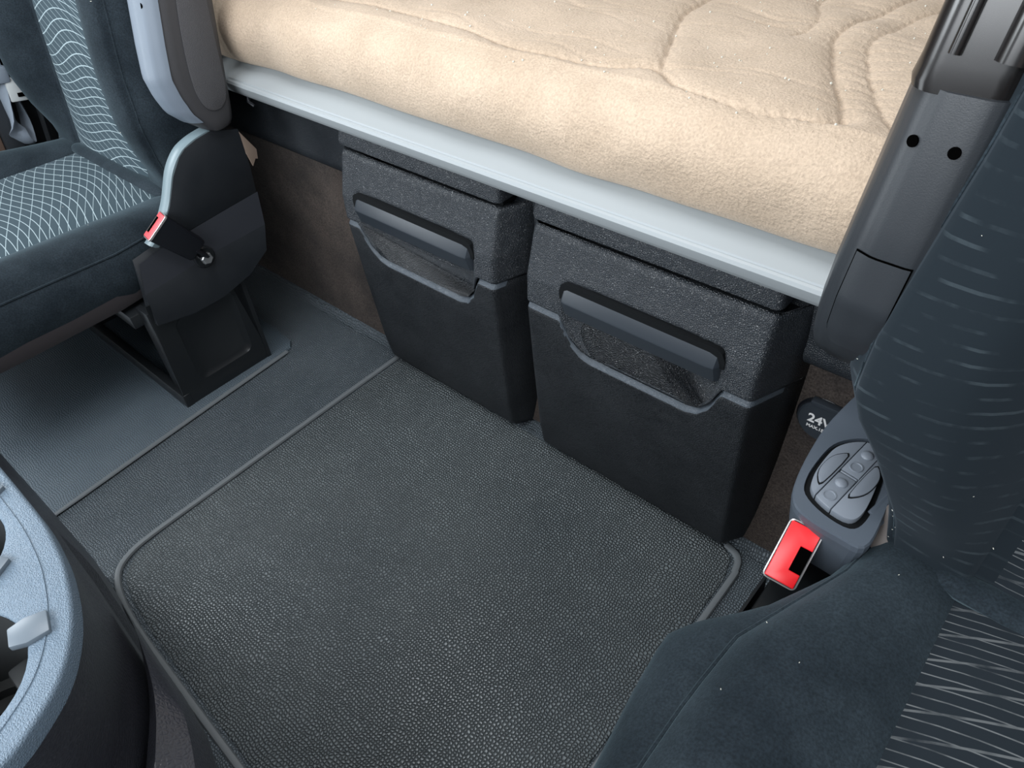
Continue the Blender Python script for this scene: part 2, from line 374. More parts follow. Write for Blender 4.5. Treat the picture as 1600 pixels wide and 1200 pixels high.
for side, x0, x1 in (('left', -2.56, -2.50), ('right', 1.10, 1.16)):
    w = thing('wall_' + side, None, None); w['kind'] = 'structure'
    box('door_panel', (x0, -0.2 if side == 'left' else -1.3, 0.0), (x1, 1.7, 1.15), m_brown, w, bev=0)  # left panel cut short at the front for the added low fill
    box('rear_panel', (x0, 0.25, 1.15), (x1, 1.7, 2.3), m_ceil, w, bev=0)
    box('front_post', (x0, -1.3, 1.15), (x1, -0.75, 2.3), m_ceil, w, bev=0)
    box('header', (x0, -0.75, 2.0), (x1, 0.25, 2.3), m_ceil, w, bev=0)
ce = thing('ceiling', None, None); ce['kind'] = 'structure'
box('roof_panel', (-2.56, -1.3, 2.3), (1.16, 0.05, 2.34), m_ceil, ce, bev=0)
box('roof_panel', (-2.56, 0.85, 2.3), (1.16, 1.7, 2.34), m_ceil, ce, bev=0)
box('roof_panel', (-2.56, 0.05, 2.3), (-1.3, 0.85, 2.34), m_ceil, ce, bev=0)
box('roof_panel', (-0.3, 0.05, 2.3), (1.16, 0.85, 2.34), m_ceil, ce, bev=0)
wf = thing('wall_front', None, None); wf['kind'] = 'structure'
box('bulkhead', (-2.56, -1.36, 0.0), (1.16, -1.3, 1.2), m_trim, wf, bev=0)
box('windscreen_header', (-2.56, -1.36, 2.15), (1.16, -1.3, 2.34), m_ceil, wf, bev=0)

# ------------------------------------------------------------------ bunk: mattress
xs = np.linspace(-2.0, 0.35, 680)
front = smooth_pts([(0.90, 0.704), (0.868, 0.7065), (0.853, 0.711), (0.838, 0.726), (0.829, 0.750), (0.826, 0.780), (0.833, 0.808), (0.854, 0.832), (0.888, 0.846)], 6)
flat = [(y, 0.85) for y in list(np.linspace(0.89, 1.46, 176)[1:]) + [1.49, 1.53, 1.58, 1.62]]
pf = np.array([tuple(q) for q in front] + flat)
PX, PYi = np.meshgrid(xs, np.arange(len(pf)), indexing='ij')
PY = pf[PYi.astype(int), 0]; PZ = pf[PYi.astype(int), 1]
A = [(-1.9, .955), (-1.157, 0.945), (-1.022, 0.942), (-0.925, 0.932), (-0.87, 0.920), (-0.798, 0.910), (-0.754, 0.911), (-0.683, 0.918), (-0.627, 0.930), (-0.585, 0.945), (-0.556, 0.939), (-0.529, 0.917), (-0.488, 0.902), (-0.438, 0.895), (-0.385, 0.892), (-0.343, 0.897), (-0.308, 0.9), (-0.285, 0.919)]
B = [(-0.566, 0.951), (-0.6, 1.025), (-0.644, 1.119), (-0.669, 1.187), (-0.675, 1.252), (-0.681, 1.4), (-0.67, 1.6)]
Cc = [(-0.286, 0.922), (-0.323, 0.994), (-0.36, 1.063), (-0.39, 1.132), (-0.411, 1.189), (-0.411, 1.263), (-0.395, 1.337), (-0.375, 1.444), (-0.33, 1.6)]
Dd = [(-0.19, 0.90), (-0.22, 0.918), (-0.254, 0.963), (-0.285, 1.017), (-0.32, 1.087), (-0.356, 1.179), (-0.355, 1.25), (-0.343, 1.333), (-0.31, 1.413), (-0.26, 1.6)]
Ee = [(-0.50, 1.6), (-0.506, 1.363), (-0.469, 1.263), (-0.462, 1.204), (-0.47, 1.172)]
topm = sstep(0.80, 0.845, PZ)
disp = np.zeros_like(PX)
for c, dep in ((A, 0.011), (B, 0.010), (Cc, 0.010), (Dd, 0.007), (Ee, 0.006), ([(0.0, 0.9), (0.05, 1.2), (0.02, 1.6)], 0.008), ([(-1.45, 0.95), (-1.5, 1.2), (-1.42, 1.6)], 0.008)):
    d = seg_dist(PX, PY, [tuple(q) for q in smooth_pts(c, 4)])
    disp -= 0.50 * dep * np.exp(-(d / 0.0030) ** 2) * topm + 0.42 * dep * np.exp(-(d / 0.016) ** 2) * topm
    wig = np.sin(PX * 310 + PY * 290 + 3 * np.sin(PX * 40)); disp += 0.10 * dep * wig * np.exp(-(d / 0.012) ** 2) * topm
rng = np.random.RandomState(3)
# transverse puckers of the slack cover
for k in range(90):
    x0, y0 = rng.uniform(-1.5, -0.1), rng.uniform(0.93, 1.5); ln = rng.uniform(0.04, 0.16); a = rng.uniform(-0.25, 0.12)
    dx, dy = PX - x0, PY - y0
    uu, vv = dx * math.cos(a) + dy * math.sin(a), -dx * math.sin(a) + dy * math.cos(a) + 0.01 * np.sin(dx * 30 + k)
    disp -= rng.uniform(0.0008, 0.0020) * np.exp(-(uu / ln) ** 2 - (vv / rng.uniform(.003, .007)) ** 2) * topm
for k in range(10):
    y0 = 0.96 + k * 0.028; dx = PX + 0.30 + 0.004 * k; vv = PY - y0 - 0.25 * dx * math.sin(k) * 0.3 - 0.005 * np.sin(dx * 50 + k)
    disp -= 0.0020 * np.exp(-(dx / 0.05) ** 2 - (vv / 0.0045) ** 2) * topm
for k in range(14):
    disp += 0.0005 * np.sin(PX * rng.uniform(8, 30) + PY * rng.uniform(15, 50) + k)
    disp += 0.0005 * np.sin(PX * rng.uniform(-40, 40) + PZ * rng.uniform(10, 60) + k)
disp += 0.010 * np.exp(-((PY - 1.0) / 0.25) ** 2) * topm * 0.3
# lower front edge hangs unevenly over the rail
sag = (0.0018 * np.sin(PX * 5 + 1) + 0.0008 * np.sin(PX * 13)) * (1 - topm)
V = np.stack([PX, PY - (1 - topm) * disp * 1.0 + sag * 0.8, PZ + topm * disp + (1 - topm) * sag], axis=-1)
mt = gridmesh('mattress', V, m_matt)
bm = bmesh.new(); bm.from_mesh(mt.data)
be = [e for e in bm.edges if e.is_boundary]; bmesh.ops.holes_fill(bm, edges=be, sides=0); bm.to_mesh(mt.data); bm.free()
tag(mt, 'beige quilted bunk mattress lying behind the pale metal rail', 'mattress')
bm = bmesh.new()
for k in range(150):
    x, y = rng.uniform(-1.3, -0.1), 0.87 + 0.6 * rng.rand() ** 1.3
    i = int(np.argmin(abs(xs - x))); j = int(np.argmin(abs(V[i, :, 1] - y) + 5 * (V[i, :, 2] < 0.83))); p = V[i, j]
    r_ = rng.uniform(0.0007, 0.0021)
    bmesh.ops.create_icosphere(bm, subdivisions=1, radius=r_, matrix=Matrix.Translation((p[0], p[1], p[2] + r_ * 0.4)))
tag(from_bm('lint', bm, m_lint, mt), kind='stuff')

# ------------------------------------------------------------------ bunk rail
t = thing('bunk_rail', 'long pale blue-grey metal rail along the mattress edge', 'rail')
pr = [(0.885, 0.655), (0.812, 0.655), (0.8075, 0.661), (0.8055, 0.664), (0.8005, 0.679), (0.8025, 0.6845), (0.8065, 0.6865), (0.8080, 0.6850), (0.8090, 0.6850), (0.8105, 0.6885), (0.84, 0.6985), (0.868, 0.7065), (0.874, 0.709), (0.880, 0.709), (0.885, 0.70)]
loft('rail_profile', [[(x, p[0], p[1]) for p in pr] for x in (-2.3, 0.8)], m_alu, t, angle=0.35)
box('mattress_stop', (-2.0, 0.866, 0.700), (0.35, 0.878, 0.712), m_alu_dk, t, bev=0.001)
box('rail_clip', (-1.52, 0.83, 0.640), (-1.44, 0.87, 0.6545), m_gap, t, bev=0.002)
tube('clip_hook', [(-1.535, 0.83, 0.654), (-1.535, 0.825, 0.635), (-1.525, 0.83, 0.625)], 0.004, m_plateband, t)

# ------------------------------------------------------------------ storage boxes under the bunk
def storage_box(xl, xr, hl, hr, tl, tr, label):
    t = thing('storage_box', label, 'storage box', 'black storage boxes under the bunk')
    ZS = 0.442; T = 0.594
    def yf(z): return float(np.interp(z, [0, .012, .03, .09, .27, .44, .50, .585], [.868, .858, .852, .842, .826, .813, .815, .838]))
    h0, h1 = xl + hl, xr - hr
    # seam with a U round the grip, lip runs along it
    seam = [(xl - .02, ZS), (h0 - .006, ZS), (h0 + .006, ZS - .028), (h0 + .018, ZS - .048), (h0 + .040, ZS - .068), (h0 + .062, ZS - .074),
            (h1 - .052, ZS - .074), (h1 - .030, ZS - .066), (h1 - .010, ZS - .042), (h1 + .002, ZS - .012), (h1 + .008, ZS), (xr + .02, ZS)]
    sm = [tuple(q) for q in seam]
    def seam_z(x): return np.interp(x, [p[0] for p in sm], [p[1] for p in sm])
    nx = 130
    xs = np.linspace(0, 1, nx)
    def front(zs, upper):
        nz = len(zs); V = np.zeros((nx, nz, 3)); info = np.zeros((nx, nz))
        for i, s in enumerate(xs):
            x = xl + s * (xr - xl)
            zc = float(seam_z(x))
            for j, w in enumerate(zs):
                z = zc + (T - zc) * w if upper else 0.012 + (zc - 0.012) * w
                y = yf(z)
                inx = float(sstep(h0 - .006, h0 + .012, x) * (1 - sstep(h1 - .012, h1 + .006, x))) * (0.45 + 0.55 * float(sstep(h0, h0 + .07, x) * (1 - sstep(h1 - .07, h1, x))))
                if upper:
                    up = 1 - float(sstep(.508, .522, z))
                    lo = float(sstep(-.002, .050, z - zc))
                    y += 0.022 * inx * up * (0.25 + 0.75 * lo)
                    if inx < 0.5: y += 0.004 * (1 - float(sstep(0, .004, z - zc)))
                    y += 0.008 * float(sstep(T - .010, T, z))
                else:
                    d = zc - z
                    y += 0.010 * (1 - float(sstep(0, .015, d))) + 0.004 * inx * (1 - float(sstep(0, .015, d)))
                    y += 0.012 * (1 - float(sstep(0.012, .022, z)))
                rr = 0.012
                e = min(s, 1 - s) * (xr - xl)
                if e < rr: y += rr - math.sqrt(max(0, rr * rr - (rr - e) ** 2))
                V[i, j] = (x + (tl * (1 - s) + tr * s) * z / .6, y, z)
        return V
    zsu = np.concatenate([np.linspace(0, .35, 22)[:-1], np.linspace(.35, 1, 26)])
    zsl = np.concatenate([np.linspace(0, .06, 5)[:-1], np.linspace(.06, .88, 14)[:-1], np.linspace(.88, 1, 14)])
    VU, VL = front(zsu, True), front(zsl, False)
    flr = 0.040
    def shell(V, nm, m, mats=None, fn=None):
        # side walls flare towards the wall
        nz = V.shape[1]
        L = [np.stack([V[0, :, 0] - q * flr * 0.35, V[0, :, 1] * (1 - q) + 0.932 * q, V[0, :, 2]], -1) for q in (1, .5, .12)]
        Rr = [np.stack([V[-1, :, 0] + q * flr, V[-1, :, 1] * (1 - q) + 0.932 * q, V[-1, :, 2]], -1) for q in (.12, .5, 1)]
        A_ = np.concatenate([np.stack(L), V, np.stack(Rr)])
        o = gridmesh(nm, A_, m, t, matfn=fn, mats=mats, angle=None)
        bm = bmesh.new(); bm.from_mesh(o.data)
        for k in (0, nz - 1):   # close top and bottom
            pass
        bmesh.ops.holes_fill(bm, edges=[e for e in bm.edges if e.is_boundary], sides=0)
        bmesh.ops.recalc_face_normals(bm, faces=bm.faces)
        bm.to_mesh(o.data); bm.free(); return o
    shell(VU, 'upper_panel', m_grain)
    def isl(c): return 1 if (c.y < 0.9 and xl - .004 < c.x < xr + .022 and float(seam_z(c.x - (tl + (tr - tl) * (c.x - xl) / (xr - xl)) * .7)) - c.z < 0.0135 and c.z > 0.3) else 0
    shell(VL, 'lower_panel', None, mats=[m_grain_dk, m_lip], fn=isl)
    # lid: overhanging moulded cap above the dark gap
    def lid_ring(z, o, dy):
        a = rrect((xl + xr + tl + tr) / 2, 0.888, (xr + tr - xl - tl) / 2 + o, 0.050 + dy, 0.012, 4); return [(p[0], max(p[1], 0) if p[1] < .93 else .93, z) for p in a]
    loft('lid', [lid_ring(z, o, dy) for z, o, dy in ((.603, -.006, -.004), (.605, .0, .000), (.612, .001, .001), (.645, -.004, -.004), (.653, -.012, -.010))], m_grain, t)
    box('gap_liner', (xl + tl + .012, 0.862, .588), (xr + tr - .012, .93, .606), m_gap, t, bev=0)
    g_ = [(h0 - .004, .484), (h1 + .004, .484), (h1 + .0045, .500), (h1 - .002, .513), (h1 - .012, .5185), (h0 + .010, .5185), (h0 + .000, .513), (h0 - .0045, .500)]
    g_ = [(q[0] + (tl * (xr - q[0]) + tr * (q[0] - xl)) / (xr - xl) * .8, q[1]) for q in g_]
    prism('grip_gap', g_, (0, .8130, 0), (1, 0, 0), (0, 0, 1), -.012, m_gap, t)
    # grip: two-facet bar across the recess
    sec = [(.828, .516), (.8175, .5155), (.8030, .488), (.8025, .485), (.8125, .454), (.816, .452), (.832, .456), (.834, .512)]
    rings = []
    for x, k in ((h0 + .001, .45), (h0 + .003, .72), (h0 + .007, .93), (h0 + .014, 1), (h1 - .022, 1), (h1 - .009, .93), (h1 - .004, .72), (h1 - .001, .42)):
        x += (tl * (xr - x) + tr * (x - xl)) / (xr - xl) * .8
        rings.append([(x, .830 + (p[0] - .830) * k, .484 + (p[1] - .484) * (k if p[1] > .48 else 1)) for p in sec])
    loft('handle', rings, m_satin, t, angle=0.4)
    return t
storage_box(-1.250, -0.825, 0.047, 0.052, 0.0, 0.02, 'left black storage box under the bunk, nearer the left seat')
storage_box(-0.747, -0.290, 0.085, 0.060, 0.016, 0.010, 'right black storage box under the bunk, beside the 24V socket')

# ------------------------------------------------------------------ seats
def seat(c, s, z0, ins, bol, arm0, arm1, label, insert_m, back_c, back_ins, vel, yline, ribbed=False):
    """c centre x, s = +1 aisle on +x, z0 insert height; local x grows towards the aisle"""
    t = thing('truck_seat', label, 'seat')
    dz = z0 - 0.43
    def X(lx): return c + s * lx
    def AX(lx, z): return c + s * (lx - (.075 * (z - dz - .72) if s < 0 else 0))
    # cushion: cross sections along y
    ys = np.array([-0.12, -0.11, -0.09, -0.05, 0.0, 0.1, 0.2, 0.3, 0.4, 0.46, 0.52, 0.58, 0.64, 0.70, 0.74])
    def half(y):
        k = interp(y, [-.12, 0, .3, .44, .55, .64, .74], [.94, .98, 1.0, 1.0, .86, .78, .74])
        fz = interp(y, [-.12, -.11, -.09, -.05, 0, .1, .3, .5, .74], [-.10, -.05, -.022, -.005, .004, .010, .004, -.004, -.012])
        hb = interp(y, [-.1, .1, .45, .62, .74], [.02, .035, .03, .012, .0]); k2 = k
        if s < 0: k = interp(y, [-.12, .35, .44, .52, .60, .74], [.94, .95, .92, .76, .60, .46]); k2 = interp(y, [-.12, .15, .25, .34, .42, .455, .52, .60, .70], [.98, 1.02, 1.07, 1.14, 1.18, 1.10, .84, .64, .50])
        return [(ins, z0 + fz - .007), (ins + .006, z0 + fz - .002), (ins + (bol - ins) * .22 * k, z0 + fz + .55 * hb), (ins + (bol - ins) * .5 * k, z0 + fz + hb),
                (ins + (bol - ins) * .74 * k, z0 + fz + .62 * hb), (ins + (bol - ins) * .88 * k, z0 + fz - .010), (ins + (bol - ins) * .895 * k, z0 + fz - .016),
                (ins + (bol - ins) * (.95 * .6 * k2 + .38 * k), z0 + fz - .032), (ins + (bol - ins) * 1.0 * k2, z0 + fz - .065), (ins + (bol - ins) * .99 * k2, z0 - .092), (ins + (bol - ins) * .95 * k2, z0 - .115)]
    yy = np.array([tuple(q) for q in smooth_pts([(y, 0) for y in ys], 3)])[:, 0]
    rings = []
    for y in yy:
        h = smooth_pts(half(y), 3)
        ring = [(X(p[0]), y, p[1]) for p in h] + [(X(-p[0]), y, p[1]) for p in h[::-1]]
        rings.append(ring)
    cu = loft('cushion', rings, vel, t, angle=None)
    # uv for ribbing
    # insert
    n = 15; rr = []; uv = []; acc = 0; py = None
    for y in yy:
        fz = interp(y, [-.12, -.11, -.09, -.05, 0, .1, .3, .5, .74], [-.10, -.05, -.022, -.005, .004, .010, .004, -.004, -.012])
        acc += 0 if py is None else math.hypot(y - py[0], fz - py[1]); py = (y, fz)
        row = []
        for k in range(n):
            q = -1 + 2 * k / (n - 1)
            row.append((X(q * (ins + .002)), y, z0 + fz + .006 - .012 * abs(q) ** 6 - .004 * (1 - q * q)))
            uv.append((q * ins, acc))
        rr.append(row)
    V = np.array(rr); gridmesh('cushion_insert', V, insert_m, t, uv=np.array(uv).reshape(len(rr), n, 2))
    # piping between cushion top and side wall
    for sg in (1, -1):
        tube('piping', [(X(sg * half(y)[6][0]), y, half(y)[6][1] + .002) for y in yy[2:-4]], 0.0028, vel, t, seg=6)
    # lower skirt
    sk = []
    for y in (-.09, -.05, .2, .40, .50, .58, .70):
        k = interp(y, [-.12, 0, .3, .44, .55, .64, .74], [.93, .98, 1.0, 1.0, .86, .78, .74]) if s > 0 else interp(y, [-.12, .4, .46, .52, .60, .70], [.95, 1.05, 1.0, .80, .62, .48]); o = ins + (bol - ins) * k
        r2 = [(o - .003, z0 - .085), (o - .004, z0 - .118), (o - .014, z0 - .140), (o - .06, z0 - .150)]
        sk.append([(X(p[0]), y, p[1]) for p in r2] + [(X(-p[0]), y, p[1]) for p in r2[::-1]])
    loft('skirt', sk, m_skirt, t, angle=0.9)
    # backrest
    bc = back_c; bo = bol
    def yc(z): return interp(z, [z0 - .05, z0, z0 + .30, z0 + .65, z0 + .95], [.64, .665, .700, .755, .815])
    def amp(z): return interp(z, [z0 - .02, z0 + .03, z0 + .10, z0 + .18, z0 + .30, z0 + .9], [.0, .012, .045, .072, .082, .075])
    def wid(z):
        if s < 0: return interp(z - z0, [-.02, 0, .05, .10, .15, .19, .22, .30, .40, .49, .6, .8, .92], [.46, .50, .56, .67, .80, .95, 1.02, 1.0, .91, .83, .77, .75, .70])
        return interp(z, [z0 - .02, z0 + .02, z0 + .06, z0 + .13, z0 + .20, z0 + .5, z0 + .82, z0 + .95], [.74, .80, .87, .95, 1.0, 1.0, .97, .90])
    def BX(lx): return bc + s * lx
    def bhalf(z):
        a_, w = amp(z), wid(z); y = yc(z); D = bo - back_ins
        k1, k2, k3, k4 = (.66, .72, .86, .96) if s > 0 else (.80, .86, .95, .99)
        return [(back_ins, y - .003), (back_ins + .008, y - .012 - a_ * .05), (back_ins + D * .22 * w, y - a_ * .72 - .01), (back_ins + D * .45 * w, y - a_ - .010),
                (back_ins + D * k1 * w, y - a_ * .86 - .008), (back_ins + D * k2 * w, y - a_ * .74), (back_ins + D * k3 * w, y - a_ * .35), (back_ins + D * k4 * w, y + .03 - a_ * .1), (back_ins + D * w, y + .055), (back_ins + D * .9 * w, y + .082), (back_ins * .8, y + .09)]
    zz = [z0 - .045, z0 - .03, z0, z0 + .03, z0 + .06, z0 + .10, z0 + .14, z0 + .19, z0 + .25, z0 + .33, z0 + .42, z0 + .52, z0 + .62, z0 + .72, z0 + .80, z0 + .86, z0 + .90, z0 + .92]
    zz = np.array([tuple(q) for q in smooth_pts([(q, 0) for q in zz], 2)])[:, 0]
    rings = []; uv = []
    for z in zz:
        h = smooth_pts(bhalf(z), 3)
        dd = [0]
        for q in range(1, len(h)): dd.append(dd[-1] + float(np.linalg.norm(h[q] - h[q - 1])))
        rings.append([(BX(p[0]), p[1], z) for p in h] + [(BX(-p[0]), p[1], z) for p in h[::-1]])
        uv += [(q, z) for q in dd] + [(-q, z) for q in dd[::-1]]
    loft('backrest', rings, m_vel_line if ribbed else vel, t, angle=None, uv=uv)
    rr = []; uv = []
    for z in zz[1:]:
        row = []
        for k in range(n):
            q = -1 + 2 * k / (n - 1)
            row.append((BX(q * (back_ins + .002)), yc(z) - .010 + .012 * abs(q) ** 6 + .005 * (1 - q * q) - .008 * (1 - min(1, abs(q) ** 2)), z)); uv.append((q * back_ins, z))
        rr.append(row)
    gridmesh('backrest_insert', np.array(rr), insert_m, t, uv=np.array(uv).reshape(len(rr), n, 2))
    # roll where the backrest meets the cushion
    loft('cushion_joint', [[(X(q * (ins + .03)), .648 + .022 * w_ * math.cos(a), z0 - .006 + .014 * w_ * math.sin(a)) for a in np.linspace(0, 2 * PI, 12, endpoint=False)] for q, w_ in ((-1, .2), (-.97, .6), (-.9, .9), (-.7, 1), (.7, 1), (.9, .9), (.97, .6), (1, .2))], vel, t)
    for sg in (1, -1):
        tube('backrest_seam', [(BX(sg * bhalf(z)[5][0]), bhalf(z)[5][1] + .001, z) for z in zz[4:-4]], 0.0024, vel, t, seg=6)
    # aisle side frame arm
    am, ah = (arm0 + arm1) / 2, (arm1 - arm0) / 2
    def yfz(z): return interp(z, [dz + .61, dz + .635, dz + .665, dz + .70, dz + .74, dz + .80, dz + 1.0, dz + 1.4], [.710, .680, .652, .640, .634, .645, .690, .785])
    def ybz(z): return interp(z, [dz + .60, dz + .62, dz + .65, dz + .8, dz + 1.4], [.735, .765, .772, .795, .90])
    def afront(t_, y0, k=1.0):
        # path from the inner side round the front to the aisle side; t_ in 0..1
        pts = [(arm0, y0 + .030), (arm0 + .002, y0 + .014), (arm0 + .010, y0 + .004), (arm0 + .022, y0), (arm1 - .040, y0 + .001), (arm1 - .022, y0 + .008), (arm1 - .008, y0 + .022), (arm1 - .001, y0 + .042), (arm1, y0 + .060)]
        i = t_ * (len(pts) - 1); a_ = min(int(i), len(pts) - 2); f_ = i - a_
        lx = pts[a_][0] * (1 - f_) + pts[a_ + 1][0] * f_; yy_ = pts[a_][1] * (1 - f_) + pts[a_ + 1][1] * f_
        return am + (lx - am) * k, yy_
    rings = []
    for z in (dz + .612, dz + .617, dz + .627, dz + .64, dz + .66, dz + .69, dz + .72, dz + .76, dz + .82, dz + .9, dz + .935):
        y0, y1 = yfz(z), ybz(z); sh = interp(z, [dz + .612, dz + .617, dz + .627, dz + .64], [.88, .94, .985, 1])
        sq = min(1.0, (y1 - y0) / .13)
        fr = [afront(q, 0) for q in np.linspace(0, 1, 25)]
        back = [(arm1, y1 - .014), (arm1 - .004, y1 - .004), (arm1 - .014, y1), (arm0 + .014, y1), (arm0 + .004, y1 - .004), (arm0, y1 - .014)]
        rings.append([(AX(am + (p[0] - am) * sh, z), y0 + p[1] * sq, z) for p in fr] + [(AX(am + (p[0] - am) * sh, z), p[1], z) for p in back])
    arm = loft('frame_arm', rings, m_arm if s < 0 else m_armside, t, angle=0.9)
    arm['label'] = 'grey plastic side arm of the seat frame'
    # upper belt guide
    rings = []
    for z in (dz + .931, dz + .938, dz + .955, dz + 1.05, dz + 1.2, dz + 1.34, dz + 1.36):
        y0, y1 = yfz(z) + .004, ybz(z); k = interp(z, [dz + .931, dz + .938, dz + .955], [.92, .97, .94])
        base = rrect(am, (y0 + y1) / 2, ah * k, (y1 - y0) / 2, 0.024, 6); out = []
        for p in base: out.append((AX(p[0], z), p[1], z))
        rings.append(out)
    g = loft('belt_guide', rings, m_guide, t, angle=0.9); g['label'] = 'glossy black upper belt guide'
    for q, w_ in ((-.55, .014), (.35, .005)):
        tube('guide_rib', [(AX(am + q * ah, z), yfz(z) + .002, z) for z in np.linspace(dz + .962, dz + 1.34, 8)], w_, m_guide, t, seg=10)
    # holes
    if s < 0: hs = ((-.38, .893), (.36, .893))
    else: hs = ((-.35, .872),)
    for q, z in hs:
        nrm = Vector((s * (.45 if q < 0 and s < 0 else 0), -1, .22))
        zq = z + dz
        p = Vector((AX(am - q * ah, zq), yfz(zq) + interp(am - q * ah - arm0, [0, .010, .022, 2 * ah - .040, 2 * ah - .022, 2 * ah - .008, 2 * ah], [.03, .004, 0, .001, .008, .022, .05]) - .0008, zq))
        disc('screw_hole', p - nrm.normalized() * .003, nrm, .0052, .0042, m_hole, t, 16)
    if s < 0:
        # access cover on the front face, flush, with a dark joint round it
        for nm, mm, off, g_ in (('cover_joint', m_hole, .0006, .0012), ('access_cover', m_arm, .0022, 0)):
            rows = []
            for z in np.linspace(dz + .680 - g_, dz + .790 + g_, 16):
                ez = (z - dz - .680) / .110
                wq = .54 * math.sqrt(max(0.05, 1 - max(0, (.22 - ez) / .30) ** 2)) + g_ / ah
                row = []
                for q in np.linspace(-wq - .06, wq - .06, 9):
                    crv = interp((q * ah + am - arm0), [0, .010, .022, 2 * ah - .040, 2 * ah - .022, 2 * ah - .008, 2 * ah], [.03, .004, 0, .001, .008, .022, .05])
                    row.append((AX(am + q * ah, z), yfz(z) + crv - off, z))
                rows.append(row)
            gridmesh(nm, np.array(rows), mm, t)
    else:
        # lighter front strip, embossed side panel
        rows = []
        for z in np.linspace(dz + .640, dz + .954, 30):
            row = []
            for q in np.linspace(.08, .80, 22):
                a_ = afront(q, 0); b_ = afront(q + .01, 0); nx_, ny_ = (b_[1] - a_[1]), -(b_[0] - a_[0]); nl = math.hypot(nx_, ny_)
                sq = min(1.0, (ybz(z) - yfz(z)) / .13)
                row.append((X(a_[0] + nx_ / nl * .0022), yfz(z) + a_[1] * sq + ny_ / nl * .0022, z))
            rows.append(row)
        o = gridmesh('front_strip', np.array(rows), m_armlt, t); o['label'] = 'pale grey front strip of the frame arm'
        pts = [(.742, .93), (.722, .86), (.706, .78), (.700, .72), (.702, .690), (.710, .668), (.724, .657), (.742, .656), (.758, .668), (.766, .690), (.772, .73), (.785, .85), (.80, .93)]
        bm = bmesh.new()
        vs = [bm.verts.new((X(arm1 + .0), p[0], p[1] + dz)) for p in smooth_pts(pts, 4)]
        f = bm.faces.new(vs); r_ = bmesh.ops.extrude_face_region(bm, geom=[f])
        bmesh.ops.translate(bm, vec=(.0022 * s, 0, 0), verts=[q for q in r_['geom'] if isinstance(q, bmesh.types.BMVert)])
        bevel_bm(bm, .0014, 2, .8)
        from_bm('side_emboss', bm, m_armpanel, t)
        box('panel_joint', (X(am - .02), yfz(dz + .775) - .0035, dz + .748), (X(am - .017), yfz(dz + .775) + .004, dz + .762), m_hole, t, bev=0)
    # side cover plate and pedestal
    px = X(arm1 - .02) if s > 0 else X(arm0 + .055)
    def sx(a, b_): return (min(px + s * a, px + s * b_), max(px + s * a, px + s * b_))
    def plate(nm, pts, a, b_, m, bev=.002):
        bm = bmesh.new(); vs = [bm.verts.new((px + s * a, p[0], p[1] + dz)) for p in pts]
        f = bm.faces.new(vs); r_ = bmesh.ops.extrude_face_region(bm, geom=[f])
        bmesh.ops.translate(bm, vec=(s * (b_ - a), 0, 0), verts=[q for q in r_['geom'] if isinstance(q, bmesh.types.BMVert)])
        bevel_bm(bm, bev, 2, .8); return from_bm(nm, bm, m, t)
    if s < 0:
        plate('side_cover', [(.50, .16), (.72, .16), (.72, .27), (.52, .25)], -.03, -.022, m_plate)
    else:
        outline = [(.712, .612), (.776, .592), (.776, .50), (.771, .440), (.596, .428), (.520, .440), (.545, .470), (.567, .498), (.598, .553), (.626, .586), (.644, .598), (.675, .607)]
        plate('side_cover', outline, -.006, .0, m_plate)
        band = [(.771, .440), (.757, .364), (.621, .361), (.50, .368), (.442, .385), (.452, .405), (.50, .418), (.56, .424), (.596, .428)]
        # the band folds outwards a little, so it catches the light
        bm = bmesh.new()
        P1 = [(.773, .441), (.70, .436), (.596, .428), (.52, .420), (.456, .409)]; P2 = [(.759, .364), (.70, .362), (.621, .361), (.52, .352), (.436, .345)]
        v1 = [bm.verts.new((px + s * .000, p[0], p[1] + dz)) for p in P1]; v2 = [bm.verts.new((px + s * .012, p[0], p[1] + dz)) for p in P2]
        P3 = [(.742, .300), (.68, .262), (.60, .244), (.52, .244), (.432, .262)]; v3 = [bm.verts.new((px + s * .012, p[0], p[1] + dz * .7)) for p in P3]
        v0 = [bm.verts.new((px - s * .03, p[0], p[1] + dz)) for p in P1]; v4 = [bm.verts.new((px - s * .03, p[0], p[1] + dz * .7)) for p in P3]
        for a_, b_ in ((v1, v2),):
            for k in range(4): bm.faces.new((a_[k], a_[k + 1], b_[k + 1], b_[k]))
        bt = from_bm('cover_band', bm, m_plateband, t)
        bm = bmesh.new()
        v2 = [bm.verts.new((px + s * .012, p[0], p[1] + dz)) for p in P2]; v3 = [bm.verts.new((px + s * .012, p[0], p[1] + dz * .7)) for p in P3]
        v1 = [bm.verts.new((px - s * .03, p[0], p[1] + dz)) for p in P1]; v4 = [bm.verts.new((px - s * .03, p[0], p[1] + dz * .7)) for p in P3]
        for k in range(4): bm.faces.new((v2[k], v2[k + 1], v3[k + 1], v3[k])); bm.faces.new((v3[k], v3[k + 1], v4[k + 1], v4[k])); bm.faces.new((v1[k], v1[k + 1], v2[k + 1], v2[k]))
        for k in (0, 4): bm.faces.new((v1[k], v2[k], v3[k], v4[k]))
        from_bm('cover_skirt', bm, m_plate, t)
        # pale rounded front edge of the cover
        edge = [(.498, .431), (.517, .443), (.541, .466), (.567, .500), (.583, .528), (.598, .555), (.612, .573), (.628, .588), (.646, .599), (.675, .608), (.71, .613)]
        er = smooth_pts(edge, 4); rings = []
        for k, p in enumerate(er):
            rings.append([(px + s * a_, p[0] + dy, p[1] + dz + d_) for a_, dy, d_ in ((-.001, .004, -.004), (-.001, -.001, .001), (-.006, -.004, .003), (-.028, -.004, .003), (-.034, .0, 0), (-.034, .012, -.008), (-.002, .012, -.008))])
        e = loft('cover_edge', rings, m_strip, t, angle=0.9); e['label'] = 'pale blue-grey front edge of the side cover'
